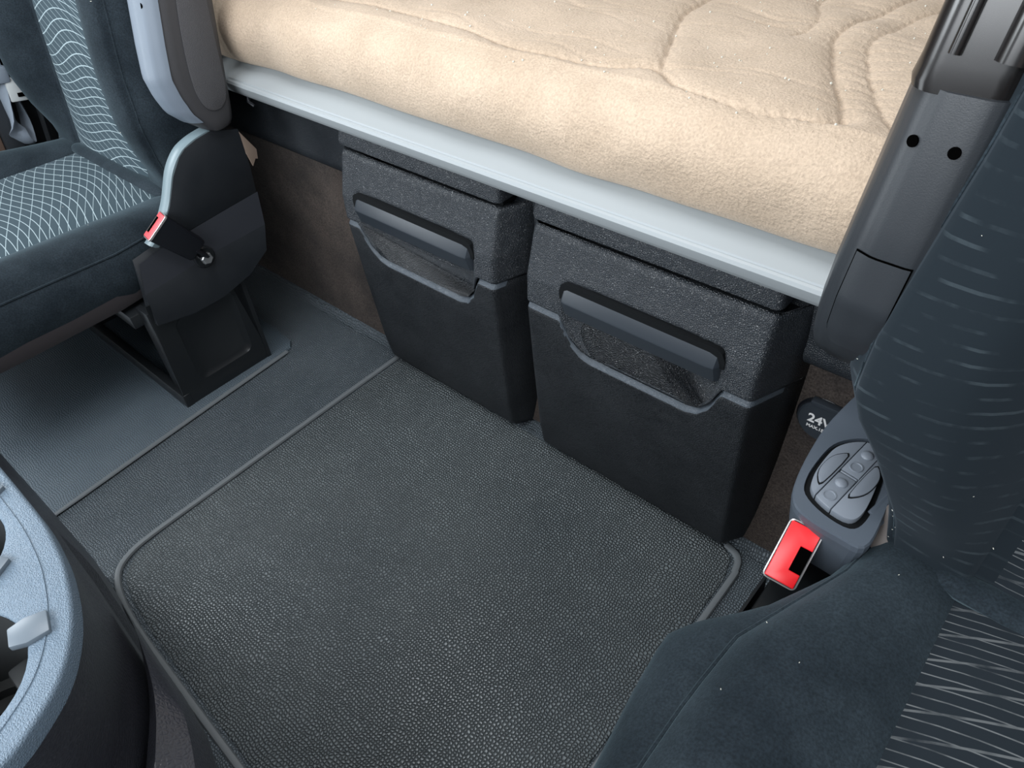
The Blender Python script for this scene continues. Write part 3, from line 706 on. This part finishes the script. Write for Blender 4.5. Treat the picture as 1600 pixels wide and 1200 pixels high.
    # pedestal
    pr2 = .250 + dz * .7
    def hole_plate(nm, outer, inner, xx, th, m):
        bm = bmesh.new()
        es = []
        for loop in (outer, inner):
            vs = [bm.verts.new((xx, p[0], p[1])) for p in loop]
            es += [bm.edges.new((vs[k], vs[(k + 1) % len(vs)])) for k in range(len(vs))]
        bmesh.ops.triangle_fill(bm, use_beauty=True, use_dissolve=False, edges=es)
        r_ = bmesh.ops.extrude_face_region(bm, geom=list(bm.faces))
        bmesh.ops.translate(bm, vec=(th, 0, 0), verts=[q for q in r_['geom'] if isinstance(q, bmesh.types.BMVert)])
        return from_bm(nm, bm, m, t)
    outer = [(.428, pr2 + .06), (.414, .004), (.664, .004), (.625, pr2 + .05)]
    ir = rrect(.548, .150, .078, .094, .022, 5); ir = [(p[0] + .0 * p[1], p[1]) for p in ir]
    hole_plate('pedestal_side', outer, ir, px - s * .006, s * .004, m_ped)
    ir2 = rrect(.548, .150, .066, .082, .016, 5)
    rings = [[(px - s * .002, p[0], p[1]) for p in ir], [(px - s * .012, p[0], p[1]) for p in ir2]]
    loft('pedestal_recess', rings, m_ped, t, cap=(False, True), angle=0.9)
    fx = px - s * .53
    box('pedestal_front_rail', (min(px, fx), .412, .003), (max(px, fx), .434, .045), m_ped, t, bev=.003)
    box('pedestal_back', (min(px, fx), .655, .003), (max(px, fx), .665, .25), m_ped, t, bev=0)
    box('pedestal_far_side', (min(fx, fx + s * .01), .414, .003), (max(fx, fx + s * .01), .66, .25), m_ped, t, bev=0)
    box('pedestal_top', (min(px - s * .01, fx), .40, z0 - .19), (max(px - s * .05, fx), .70, z0 - .155), m_ped, t, bev=.004)
    obox('pedestal_strut', (px - s * .03, .43, .15), (1, 0, 0), (0, 1, .05), (0, 0, 1), (.05, .014, .28), m_ped, t, .002)
    tube('pedestal_bolt', [(px - s * .10, .50, .055), (px - s * .10, .50, .075)], .014, m_ped, t, seg=12)
    box('pedestal_bracket', (min(px - s * .15, px - s * .07), .49, .05), (max(px - s * .15, px - s * .07), .54, .058), m_ped, t, bev=.002)
    return t, px
sL, pxL = seat(-1.98, 1, 0.43, .215, .40, .395, .475, 'blue-grey velour seat with pale net pattern, left of the storage boxes', m_net, -2.025, .205, m_vel, 0)
sR, pxR = seat(0.28, -1, 0.49, .225, .43, .375, .470, 'dark velour seat with ribbed bolsters, in the right foreground', m_net_dk, 0.285, .225, m_vel, 0, True)

for root_, nn, r_hi in ((sL, 60, .0013), (sR, 110, .0012)):
    bm = bmesh.new(); rs = random.Random(nn)
    for nm in ('cushion', 'cushion_insert', 'backrest'):
        ob = [c_ for c_ in root_.children if c_.name.split('.')[0] == nm][0]
        ps = [p for p in ob.data.polygons if (abs(p.normal.z) > .5 and p.center.z > .3 if nm != 'backrest' else p.normal.y < -.3)]
        for k in range(nn // 3):
            p = rs.choice(ps); a_, b_, c3 = [ob.data.vertices[q].co for q in p.vertices[:3]]; u_, v_ = rs.random(), rs.random()
            q = a_ + (b_ - a_) * u_ + (c3 - b_) * v_ * u_; rr_ = rs.uniform(.0004, r_hi); an = rs.uniform(0, 3)
            mtx = Matrix.Translation(q + p.normal * rr_ * (.3 if p.normal.z > 0 or nm == 'backrest' else -.3)) @ Matrix.Rotation(an, 4, 'Z') @ Matrix.Diagonal((1.8, .6, .6, 1))
            bmesh.ops.create_icosphere(bm, subdivisions=1, radius=rr_, matrix=mtx)
    tag(from_bm('lint', bm, m_lint, root_), kind='stuff')
# ------------------------------------------------------------------ seat belt buckles
def buckle(c, axis, wide, length, w, th, redm, label, slot=(-.17, .24, .36)):
    """c centre of the end face, axis points out of that face, wide runs across it"""
    a = Vector(axis).normalized(); wv = Vector(wide); wv = (wv - a * wv.dot(a)).normalized(); tv = a.cross(wv)
    t = thing('seat_belt_buckle', label, 'seat belt buckle')
    c = Vector(c)
    rings = []
    for d, k in ((-length, .78), (-length + .004, .86), (-.03, .97), (-.004, 1.0), (0, 1.0)):
        rings.append([tuple(c + a * d + wv * p[0] + tv * p[1]) for p in rrect(0, 0, w / 2 * k, th / 2 * k, .006 * k, 4)])
    loft('buckle_body', rings, m_bblack, t, angle=.6)
    o_, i_ = rrect(0, 0, w / 2 + .0008, th / 2 + .0008, .0065, 4), rrect(0, 0, w / 2 - .0007, th / 2 - .0007, .0055, 4)
    rings = [[tuple(c + a * d + wv * p[0] + tv * p[1]) for p in q] for d, q in ((-.003, o_), (.0012, o_), (.0018, i_), (-.003, i_))]
    loft('buckle_rim', rings, m_bframe, t, cap=(False, False), angle=.6)
    # red button with the tongue slot notched out of one long side
    W2, T2 = w / 2 - .0018, th / 2 - .0018; n0, n1, nd = w * slot[0], w * slot[1], th * slot[2]
    pts = [(-W2, -T2), (W2, -T2), (W2, T2), (n1, T2), (n1, T2 - nd), (n0, T2 - nd), (n0, T2), (-W2, T2)]
    bm = bmesh.new(); vs = [bm.verts.new(c + wv * p[0] + tv * p[1] - a * .002) for p in pts]; f = bm.faces.new(vs)
    r_ = bmesh.ops.extrude_face_region(bm, geom=[f]); bmesh.ops.translate(bm, vec=a * .0045, verts=[q for q in r_['geom'] if isinstance(q, bmesh.types.BMVert)])
    bevel_bm(bm, .0012, 3, .8); from_bm('release_button', bm, redm, t)
    o = obox('tongue_slot', c + tv * (T2 - nd / 2) + wv * ((n0 + n1) / 2) + a * .0004, wv, tv, a, (n1 - n0, nd, .0012), m_hole, t, 0)
    return t, a, wv, tv
bL, a, wv, tv = buckle((-1.515, .517, .477), (-.101, -.576, .811), (0.115, .803, .585), .105, .064, .034, m_redL, 'pinkish red-topped seat belt buckle on the left seat', (-.30, .30, .34))
# stalk and anchor bolt of the left buckle
e0 = Vector((-1.515, .517, .477)) - a * .10
anc = Vector((pxL + .016, .590, .362))
tube('stalk', [tuple(e0), tuple((e0 + anc) / 2 + Vector((.004, 0, 0))), tuple(anc)], lambda q: .017 - .002 * q, m_bblack, bL, seg=10, flat=.5)
disc('anchor_plate', anc - Vector((.012, 0, 0)), (1, 0, 0), .026, .014, m_ped, bL, 20, .003)
disc('anchor_bolt', anc + Vector((.002, 0, 0)), (1, 0, .1), .014, .012, m_steel, bL, 6, .002)
bR, a, wv, tv = buckle((-.1165, .595, .453), (.179, -.644, .744), (.001, -.756, -.655), .11, .080, .041, m_red, 'bright red-topped seat belt buckle beside the right seat control panel')
e0 = Vector((-.1165, .595, .453)) - a * .108
tube('stalk', [tuple(e0), tuple(e0 + Vector((.004, .01, -.05))), tuple(e0 + Vector((.006, .0, -.13)))], .020, m_bblack, bR, seg=10, flat=.5)

# ------------------------------------------------------------------ seat control panel (part of the right seat)
def cp():
    o0 = Vector((-.106, .70, .500)); ax = Vector((1, 0.07, 0)).normalized(); ay = Vector((-0.12, 1, .03)).normalized(); ay = (ay - ax * ay.dot(ax)).normalized(); az = ax.cross(ay)
    def P(p, h=0): return tuple(o0 + ax * p[0] + ay * p[1] + az * h)
    out = smooth_pts([(.052, -.082), (.057, -.03), (.052, .06), (.046, .16), (.010, .20), (-.030, .19), (-.052, .10), (-.056, .03), (-.052, -.035), (-.040, -.066), (-.018, -.078), (.02, -.084)], 4, True)
    rings = []
    for h, k in ((-.10, .80), (-.05, .92), (-.012, .99), (-.003, .985), (0, .955)):
        rings.append([P((p[0] * k, p[1] * (k if h < -.02 else 1 - (1 - k) * .4)), h) for p in out])
    # inner well
    kp = [(.028, -.066), (.040, -.045), (.041, .0), (.036, .045), (.026, .075), (.008, .088), (-.016, .076), (-.034, .052), (-.041, .015), (-.042, -.020), (-.034, -.045), (-.005, -.062)]
    well = smooth_pts(kp, 4, True)
    body = loft('control_panel', rings, m_pan, sR, cap=(True, False), angle=.8)
    bm = bmesh.new(); bm.from_mesh(body.data)
    top = [e for e in bm.edges if e.is_boundary]
    vs = [bm.verts.new(P(p, 0)) for p in well]; es = [bm.edges.new((vs[k], vs[(k + 1) % len(vs)])) for k in range(len(vs))]
    bmesh.ops.triangle_fill(bm, use_beauty=True, use_dissolve=False, edges=top + es)
    v2 = [bm.verts.new(P(p, -.006)) for p in well]
    for k in range(len(vs)): bm.faces.new((vs[k], vs[(k + 1) % len(vs)], v2[(k + 1) % len(vs)], v2[k]))
    bm.faces.new(v2); bmesh.ops.recalc_face_normals(bm, faces=bm.faces); bm.to_mesh(body.data); bm.free()
    for p in body.data.polygons: p.use_smooth = False
    body['label'] = 'blue-grey seat control panel'
    # keys: two outer rockers, four buttons in the middle
    tilt = -.20
    def R(p): return (p[0] * math.cos(tilt) - p[1] * math.sin(tilt) - .0, p[0] * math.sin(tilt) + p[1] * math.cos(tilt) + .008)
    def key(nm, pts, h0, h1, m=m_key, bev=.0016, rot=True):
        bm = bmesh.new(); vs = [bm.verts.new(P(R(p) if rot else p, h0)) for p in pts]; f = bm.faces.new(vs)
        r_ = bmesh.ops.extrude_face_region(bm, geom=[f]); bmesh.ops.translate(bm, vec=az * (h1 - h0), verts=[q for q in r_['geom'] if isinstance(q, bmesh.types.BMVert)])
        bevel_bm(bm, bev, 2, .8); return from_bm(nm, bm, m, body)
    # well outline in key space, clipped into three strips
    def inv(p): x, y = p[0], p[1] - .008; return (x * math.cos(-tilt) - y * math.sin(-tilt), x * math.sin(-tilt) + y * math.cos(-tilt))
    W_ = [inv((p[0] * .84, p[1] * .86 + .001)) for p in well]
    key('well_liner', [(p[0] * .985, p[1] * .985) for p in well], -.0062, -.0052, m_gap, 0, False)
    def clip(pts, xa, keep_less):
        out_ = []
        for k in range(len(pts)):
            p, q = pts[k], pts[(k + 1) % len(pts)]; ip, iq = (p[0] < xa) == keep_less, (q[0] < xa) == keep_less
            if ip: out_.append(p)
            if ip != iq: tt = (xa - p[0]) / (q[0] - p[0]); out_.append((xa, p[1] + tt * (q[1] - p[1])))
        return out_
    xa, xb = -.0125, .0125
    key('side_key', clip(W_, xa - .0006, True), -.006, .004)
    key('side_key', clip(W_, xb + .0006, False), -.006, .004)
    midk = clip(clip(W_, xa + .0006, False), xb - .0006, True)
    def clipy(pts, ya, less): return [(q[1], q[0]) for q in clip([(p[1], p[0]) for p in pts], ya, less)]
    ym = .002
    key('rocker_key', clipy(midk, ym - .003, True), -.006, .004); key('rocker_key', clipy(midk, ym + .003, False), -.006, .004)
    key('key_divider', [(xa + .001, ym - .0012), (xb - .001, ym - .0012), (xb - .001, ym + .0012), (xa + .001, ym + .0012)], -.006, .0035)
    for sg in (-1, 1):
        pts = [(sg * .0165, -.028), (sg * .0240, -.027), (sg * .0310, -.012), (sg * .0315, .010), (sg * .0260, .025), (sg * .0165, .029)]
        if sg < 0: pts = pts[::-1]
        q = [tuple(z) for z in smooth_pts(pts, 3, True)]
        q = [(p[0], p[1] + (.004 if sg > 0 else -.002)) for p in q]
        mq = np.mean(q, axis=0); key('pad_outline', [tuple(mq + (np.array(p_) - mq) * 1.10) for p_ in q], .0030, .0046, m_gap, bev=0)
        key('key_pad', q, .0030, .0062, bev=.0008)
    for yy_, dome in ((.046, 1), (.019, 0), (-.016, 1), (-.043, 0)):
        cc = Vector(P(R((0, yy_)), .0035))
        if dome:
            rings = [[tuple(cc + az * (.0045 * math.sin(q)) + (ax * math.cos(k) + ay * math.sin(k)) * .0082 * math.cos(q)) for k in np.linspace(0, 2 * PI, 20, endpoint=False)] for q in (0, .3, .6, .9, 1.2, 1.5)]
            loft('dome_button', rings, m_key, body, angle=None)
        else:
            rings = [[tuple(cc + az * (.0006 + h) + (ax * math.cos(k) + ay * math.sin(k)) * r_) for k in np.linspace(0, 2 * PI, 20, endpoint=False)] for h, r_ in ((0, .0086), (.0012, .0082), (.0012, .0068), (.0002, .0062))]
            loft('ring_button', rings, m_key, body, angle=.5)
cp()
# torn brown strap and steel tab between control panel and backrest
tube('strap', [(-.030, .72, .52), (-.036, .69, .50), (-.040, .655, .475), (-.048, .64, .44), (-.05, .63, .40)], .016, m_strap, sR, seg=8, flat=.25)
obox('trim_flap', (-.044, .735, .495), (.2, 1, 0), (-1, .2, .5), (.5, 0, 1), (.13, .022, .004), m_pan, sR, .001)

# ------------------------------------------------------------------ 24V socket
t = thing('power_socket', 'round black 24V socket cap on the brown panel', 'power socket')
yw = .921
pts = [tuple(q) for q in smooth_pts([(.034 * math.cos(q), .034 * math.sin(q)) for q in np.linspace(0, 2 * PI, 12, endpoint=False)], 3, True)]
oc = Vector((-.203, yw, .372))
disc('socket_ring', oc + Vector((0, .004, 0)), (0, -1, 0), .044, .008, m_bblack, t, 32, .003)
disc('socket_cap', oc - Vector((0, .003, 0)), (0, -1, 0), .039, .007, m_satin, t, 32, .003)
box('cap_tab', (-.225, yw - .016, .406), (-.165, yw - .002, .416), m_satin, t, bev=.002)
def text(name, body, size, loc, parent, m, rot):
    c = bpy.data.curves.new(name, 'FONT'); c.body = body; c.size = size; c.extrude = .0003; c.offset = size * .022; c.align_x = 'CENTER'
    o = bpy.data.objects.new(name, c); COL.objects.link(o); o.location = loc; o.rotation_euler = rot
    bpy.context.view_layer.update()
    me = bpy.data.meshes.new_from_object(o.evaluated_get(bpy.context.evaluated_depsgraph_get()))
    mw = o.matrix_world.copy(); bpy.data.objects.remove(o); me.transform(mw); me.materials.clear()
    return link(name, me, m, parent, False)
text('lettering', '24V', .024, (-.205, yw - .0104, .368), t, m_white, (PI / 2, 0, 0))
text('lettering', 'MAX.15 A', .0085, (-.205, yw - .0104, .356), t, m_white, (PI / 2, 0, 0))

# ------------------------------------------------------------------ cup holder console
t = thing('cup_holder_console', 'pale blue-grey rimmed cup holder console in the left foreground', 'console')
rim = [(-.60, .008), (-.551, .008), (-.483, .007), (-.450, .004), (-.418, -.002), (-.381, -.015), (-.352, -.034), (-.335, -.056), (-.323, -.085), (-.322, -.13), (-.335, -.20), (-.38, -.27), (-.46, -.31), (-.56, -.33), (-.68, -.33), (-.78, -.28), (-.82, -.18), (-.80, -.08), (-.74, -.015), (-.67, .004)]
rimS = [tuple(q) for q in smooth_pts(rim, 4, True)]
Cx, Cy = -.56, -.16
def scaled(k, dx=0, dy=0): return [((p[0] - Cx) * k + Cx + dx, (p[1] - Cy) * k + Cy + dy) for p in rimS]
cups = [(-.400, -.090, .050), (-.500, -.060, .047), (-.49, -.20, .050)]
def circ(c, r_, n=40): return [(c[0] + r_ * math.cos(q), c[1] + r_ * math.sin(q)) for q in np.linspace(0, 2 * PI, n, endpoint=False)]
bm = bmesh.new(); es = []
for lp in [rimS] + [circ(c, c[2]) for c in cups]:
    vs = [bm.verts.new((p[0], p[1], .835)) for p in lp]; es += [bm.edges.new((vs[k], vs[(k + 1) % len(vs)])) for k in range(len(vs))]
bmesh.ops.triangle_fill(bm, use_beauty=True, use_dissolve=False, edges=es)
r_ = bmesh.ops.extrude_face_region(bm, geom=list(bm.faces)); bmesh.ops.translate(bm, vec=(0, 0, .015), verts=[q for q in r_['geom'] if isinstance(q, bmesh.types.BMVert)])
rimedge = [e for e in bm.edges if len(e.link_faces) == 2 and e.calc_face_angle(0) > .8 and all(v.co.z > .849 for v in e.verts)]
bmesh.ops.bevel(bm, geom=rimedge, offset=.003, segments=3, profile=.5, affect='EDGES')
o = from_bm('top_plate', bm, m_conlt, t); o['label'] = 'pale blue-grey top rim'
ln = [((p[0] - Cx) * .935 + Cx, (p[1] - Cy) * .925 + Cy, .8497) for p in rimS]
tube('rim_line', ln + ln[:1], .0011, m_conlt, t, seg=6)
for c in cups:
    rings = [[(p[0], p[1], z) for p in circ(c, c[2] * k)] for z, k in ((.848, 1.0), (.80, .97), (.775, .93), (.773, .80), (.766, .78), (.764, .60), (.757, .57), (.755, .36), (.749, .33), (.748, .05))]
    loft('cup_well', rings, m_cup, t, cap=(False, True), angle=.5)
    box('well_divider', (c[0] - c[2] * .5, c[1] + c[2] * .50, .77), (c[0] + c[2] * .1, c[1] + c[2] * .80, .80), m_cup, t, bev=.003)
def tab(p, d, L=.022, w=.020):
    d = Vector((d[0], d[1], 0)).normalized(); s_ = Vector((-d.y, d.x, 0))
    pts = [(-.55 * L, -.35 * w), (-.1 * L, -.5 * w), (.5 * L, -.42 * w), (.5 * L, .42 * w), (-.1 * L, .5 * w), (-.55 * L, .35 * w)]
    o_ = Vector((p[0], p[1], .8485))
    bm = bmesh.new(); vs = [bm.verts.new(o_ + d * q[0] + s_ * q[1]) for q in pts]; f = bm.faces.new(vs)
    r_ = bmesh.ops.extrude_face_region(bm, geom=[f]); bmesh.ops.translate(bm, vec=(0, 0, .005), verts=[q for q in r_['geom'] if isinstance(q, bmesh.types.BMVert)])
    bevel_bm(bm, .001, 2, .8); from_bm('grip_tab', bm, m_tab, t)
tab((-.392, -.036), (.30, .95)); tab((-.460, -.034), (.75, .45), .020, .019)
tab((-.366, -.12), (.9, -.4)); tab((-.53, -.011), (-.3, 1))
# body
n_ = len(rimS)
def resamp(pts, n=80):
    P = np.array(pts + [pts[0]]); d = np.concatenate([[0], np.cumsum(np.linalg.norm(np.diff(P, axis=0), axis=1))]); q = np.linspace(0, d[-1], n, endpoint=False)
    return list(zip(np.interp(q, d, P[:, 0]), np.interp(q, d, P[:, 1])))
L0 = resamp([tuple(p) for p in scaled(.985)])
low = [(-.60, .016), (-.56, .012), (-.52, .002), (-.474, -.013), (-.43, -.034), (-.397, -.056), (-.375, -.09), (-.37, -.14), (-.37, -.30), (-.45, -.36), (-1.1, -.36), (-1.25, -.30), (-1.25, -.02), (-1.15, .018), (-.95, .022), (-.80, .020), (-.70, .018)]
L1 = resamp([tuple(q) for q in smooth_pts(low, 5, True)])
def pol(L, n=96):
    c0 = (-.60, -.16); a = np.array([math.atan2(p[1] - c0[1], p[0] - c0[0]) for p in L]); r0 = np.array([math.hypot(p[0] - c0[0], p[1] - c0[1]) for p in L])
    o_ = np.argsort(a); a, r0 = a[o_], r0[o_]; q = np.linspace(-PI, PI, n, endpoint=False)
    rr = np.interp(q, np.concatenate([a - 2 * PI, a, a + 2 * PI]), np.tile(r0, 3)); return [(c0[0] + rr[i] * math.cos(q[i]), c0[1] + rr[i] * math.sin(q[i])) for i in range(n)]
Q0, Q1 = pol(L0), pol(L1)
X0 = [-3, -1.787, -1.49, -1.24, -1.1, -1.028, -.862, -.777, -.719, -.6, -.45, -.2]; Y0 = [.06, .05, .056, .050, .032, .022, .012, 0, -.018, -.062, -.13, -.25]
def lim(x, z):
    k = (1.25 - z) / 1.25; return float(np.interp(x / k, X0, Y0)) * k - .002
def ring(z, k, grow=0):
    out_ = []
    for a_, b_ in zip(Q0, Q1):
        x, y = (1 - k) * a_[0] + k * b_[0], (1 - k) * a_[1] + k * b_[1] + grow * (b_[1] > -.06)
        if z < .72: y = min(y, lim(x, z) - .004 - (.008 if x > -.58 else 0)) if y > -.2 else y
        out_.append((x, y, z))
    return out_
loft('console_body', [ring(.836, 0), ring(.828, .02), ring(.79, .25), ring(.74, .60), ring(.69, .92), ring(.66, 1), ring(.40, 1, .008), ring(.15, 1, .020), ring(.002, 1, .030)], m_condk, t, cap=(False, True), angle=None)
# curved side trim with a pale top chamfer
inn = [(-.545, .013), (-.519, .009), (-.484, -.002), (-.449, -.016), (-.415, -.036), (-.385, -.060), (-.372, -.10), (-.368, -.16)]
outp = [(-.548, .019), (-.505, .0165), (-.442, .0125), (-.395, .007), (-.365, .002), (-.342, -.012), (-.330, -.06), (-.328, -.16)]
rings = []
for (a_, b_) in zip(smooth_pts(inn, 4), smooth_pts(outp, 4)):
    m1 = a_ * .80 + b_ * .20; b_ = np.array([b_[0], min(b_[1], lim(b_[0], .60))]); yl = min(b_[1], lim(b_[0], .40)); yf_ = min(b_[1], lim(b_[0], .003))
    rings.append([(a_[0], a_[1], .40), (a_[0], a_[1], .640), (m1[0], m1[1], .654), (b_[0] * .8 + a_[0] * .2, b_[1] * .8 + a_[1] * .2, .636), (b_[0], b_[1], .60), (b_[0], yl, .40), (b_[0], yf_, .003), (a_[0], min(a_[1], yf_ - .01), .003), (a_[0], min(a_[1], yl - .008), .39)][1:] )
o = loft('side_trim', rings, m_condk, t, angle=.45)

# ------------------------------------------------------------------ seat belt and door pillar behind the left seat
t = thing('seat_belt', 'grey seat belt tongue and webbing hanging behind the left seat', 'seat belt')
tube('webbing', smooth_pts([(-2.46, .62, .80), (-2.44, .62, .70), (-2.42, .60, .60), (-2.415, .585, .50), (-2.42, .58, .43), (-2.44, .60, .40), (-2.45, .62, .46), (-2.45, .63, .56)], 4), .024, m_web, t, seg=10, flat=.28)
obox('tongue', (-2.39, .625, .555), (.2, 1, -.1), (0, .15, 1), (1, 0, 0), (.050, .065, .010), m_tongue, t, .004)
obox('tongue_slot', (-2.383, .628, .540), (.2, 1, -.1), (0, .15, 1), (1, 0, 0), (.022, .010, .008), m_hole, t, .0)
obox('tongue_head', (-2.40, .585, .60), (.2, 1, -.1), (0, .15, 1), (1, 0, 0), (.075, .045, .025), m_web, t, .008)
t = thing('belt_bracket', 'dark steel bracket with bolts between left seat and door', 'bracket')
obox('bracket_plate', (-2.47, .80, .42), (0, 1, 0), (0, 0, 1), (1, 0, 0), (.40, .55, .02), m_gap, t, .004)
tube('bracket_rod', [(-2.41, .67, .70), (-2.41, .665, .52), (-2.41, .64, .36)], .009, m_ped, t)
for y, z, q in ((.75, .52, .013), (.79, .49, .008), (.82, .56, .007), (.72, .60, .008)): disc('bolt', (-2.46, y, z), (1, 0, 0), q, .02, m_steel, t, 12, .003)
t = thing('door_pillar_trim', 'brown and tan trim strip at the left door', 'trim')
obox('brown_strip', (-2.46, .49, .45), (0, 1, -.1), (0, .1, 1), (1, 0, 0), (.10, .9, .05), m_brown, t, .01)
obox('tan_strip', (-2.44, .40, .45), (0, 1, -.1), (0, .1, 1), (1, 0, 0), (.09, .9, .05), m_tan, t, .01)
obox('grey_strip', (-2.45, .565, .45), (0, 1, -.1), (0, .1, 1), (1, 0, 0), (.05, .9, .05), m_arm, t, .01)
# scrap of beige cloth
sc_ = prism('cloth_scrap', [(0, 0), (.030, -.055), (.026, -.078), (.020, -.075), (.008, -.090), (-.002, -.04)], (-1.60, .812, .555), (0, 1, 0), (0, 0, 1), .003, m_scrap, None, .0008)
tag(sc_, 'small beige cloth scrap hanging behind the left seat side cover', 'cloth')
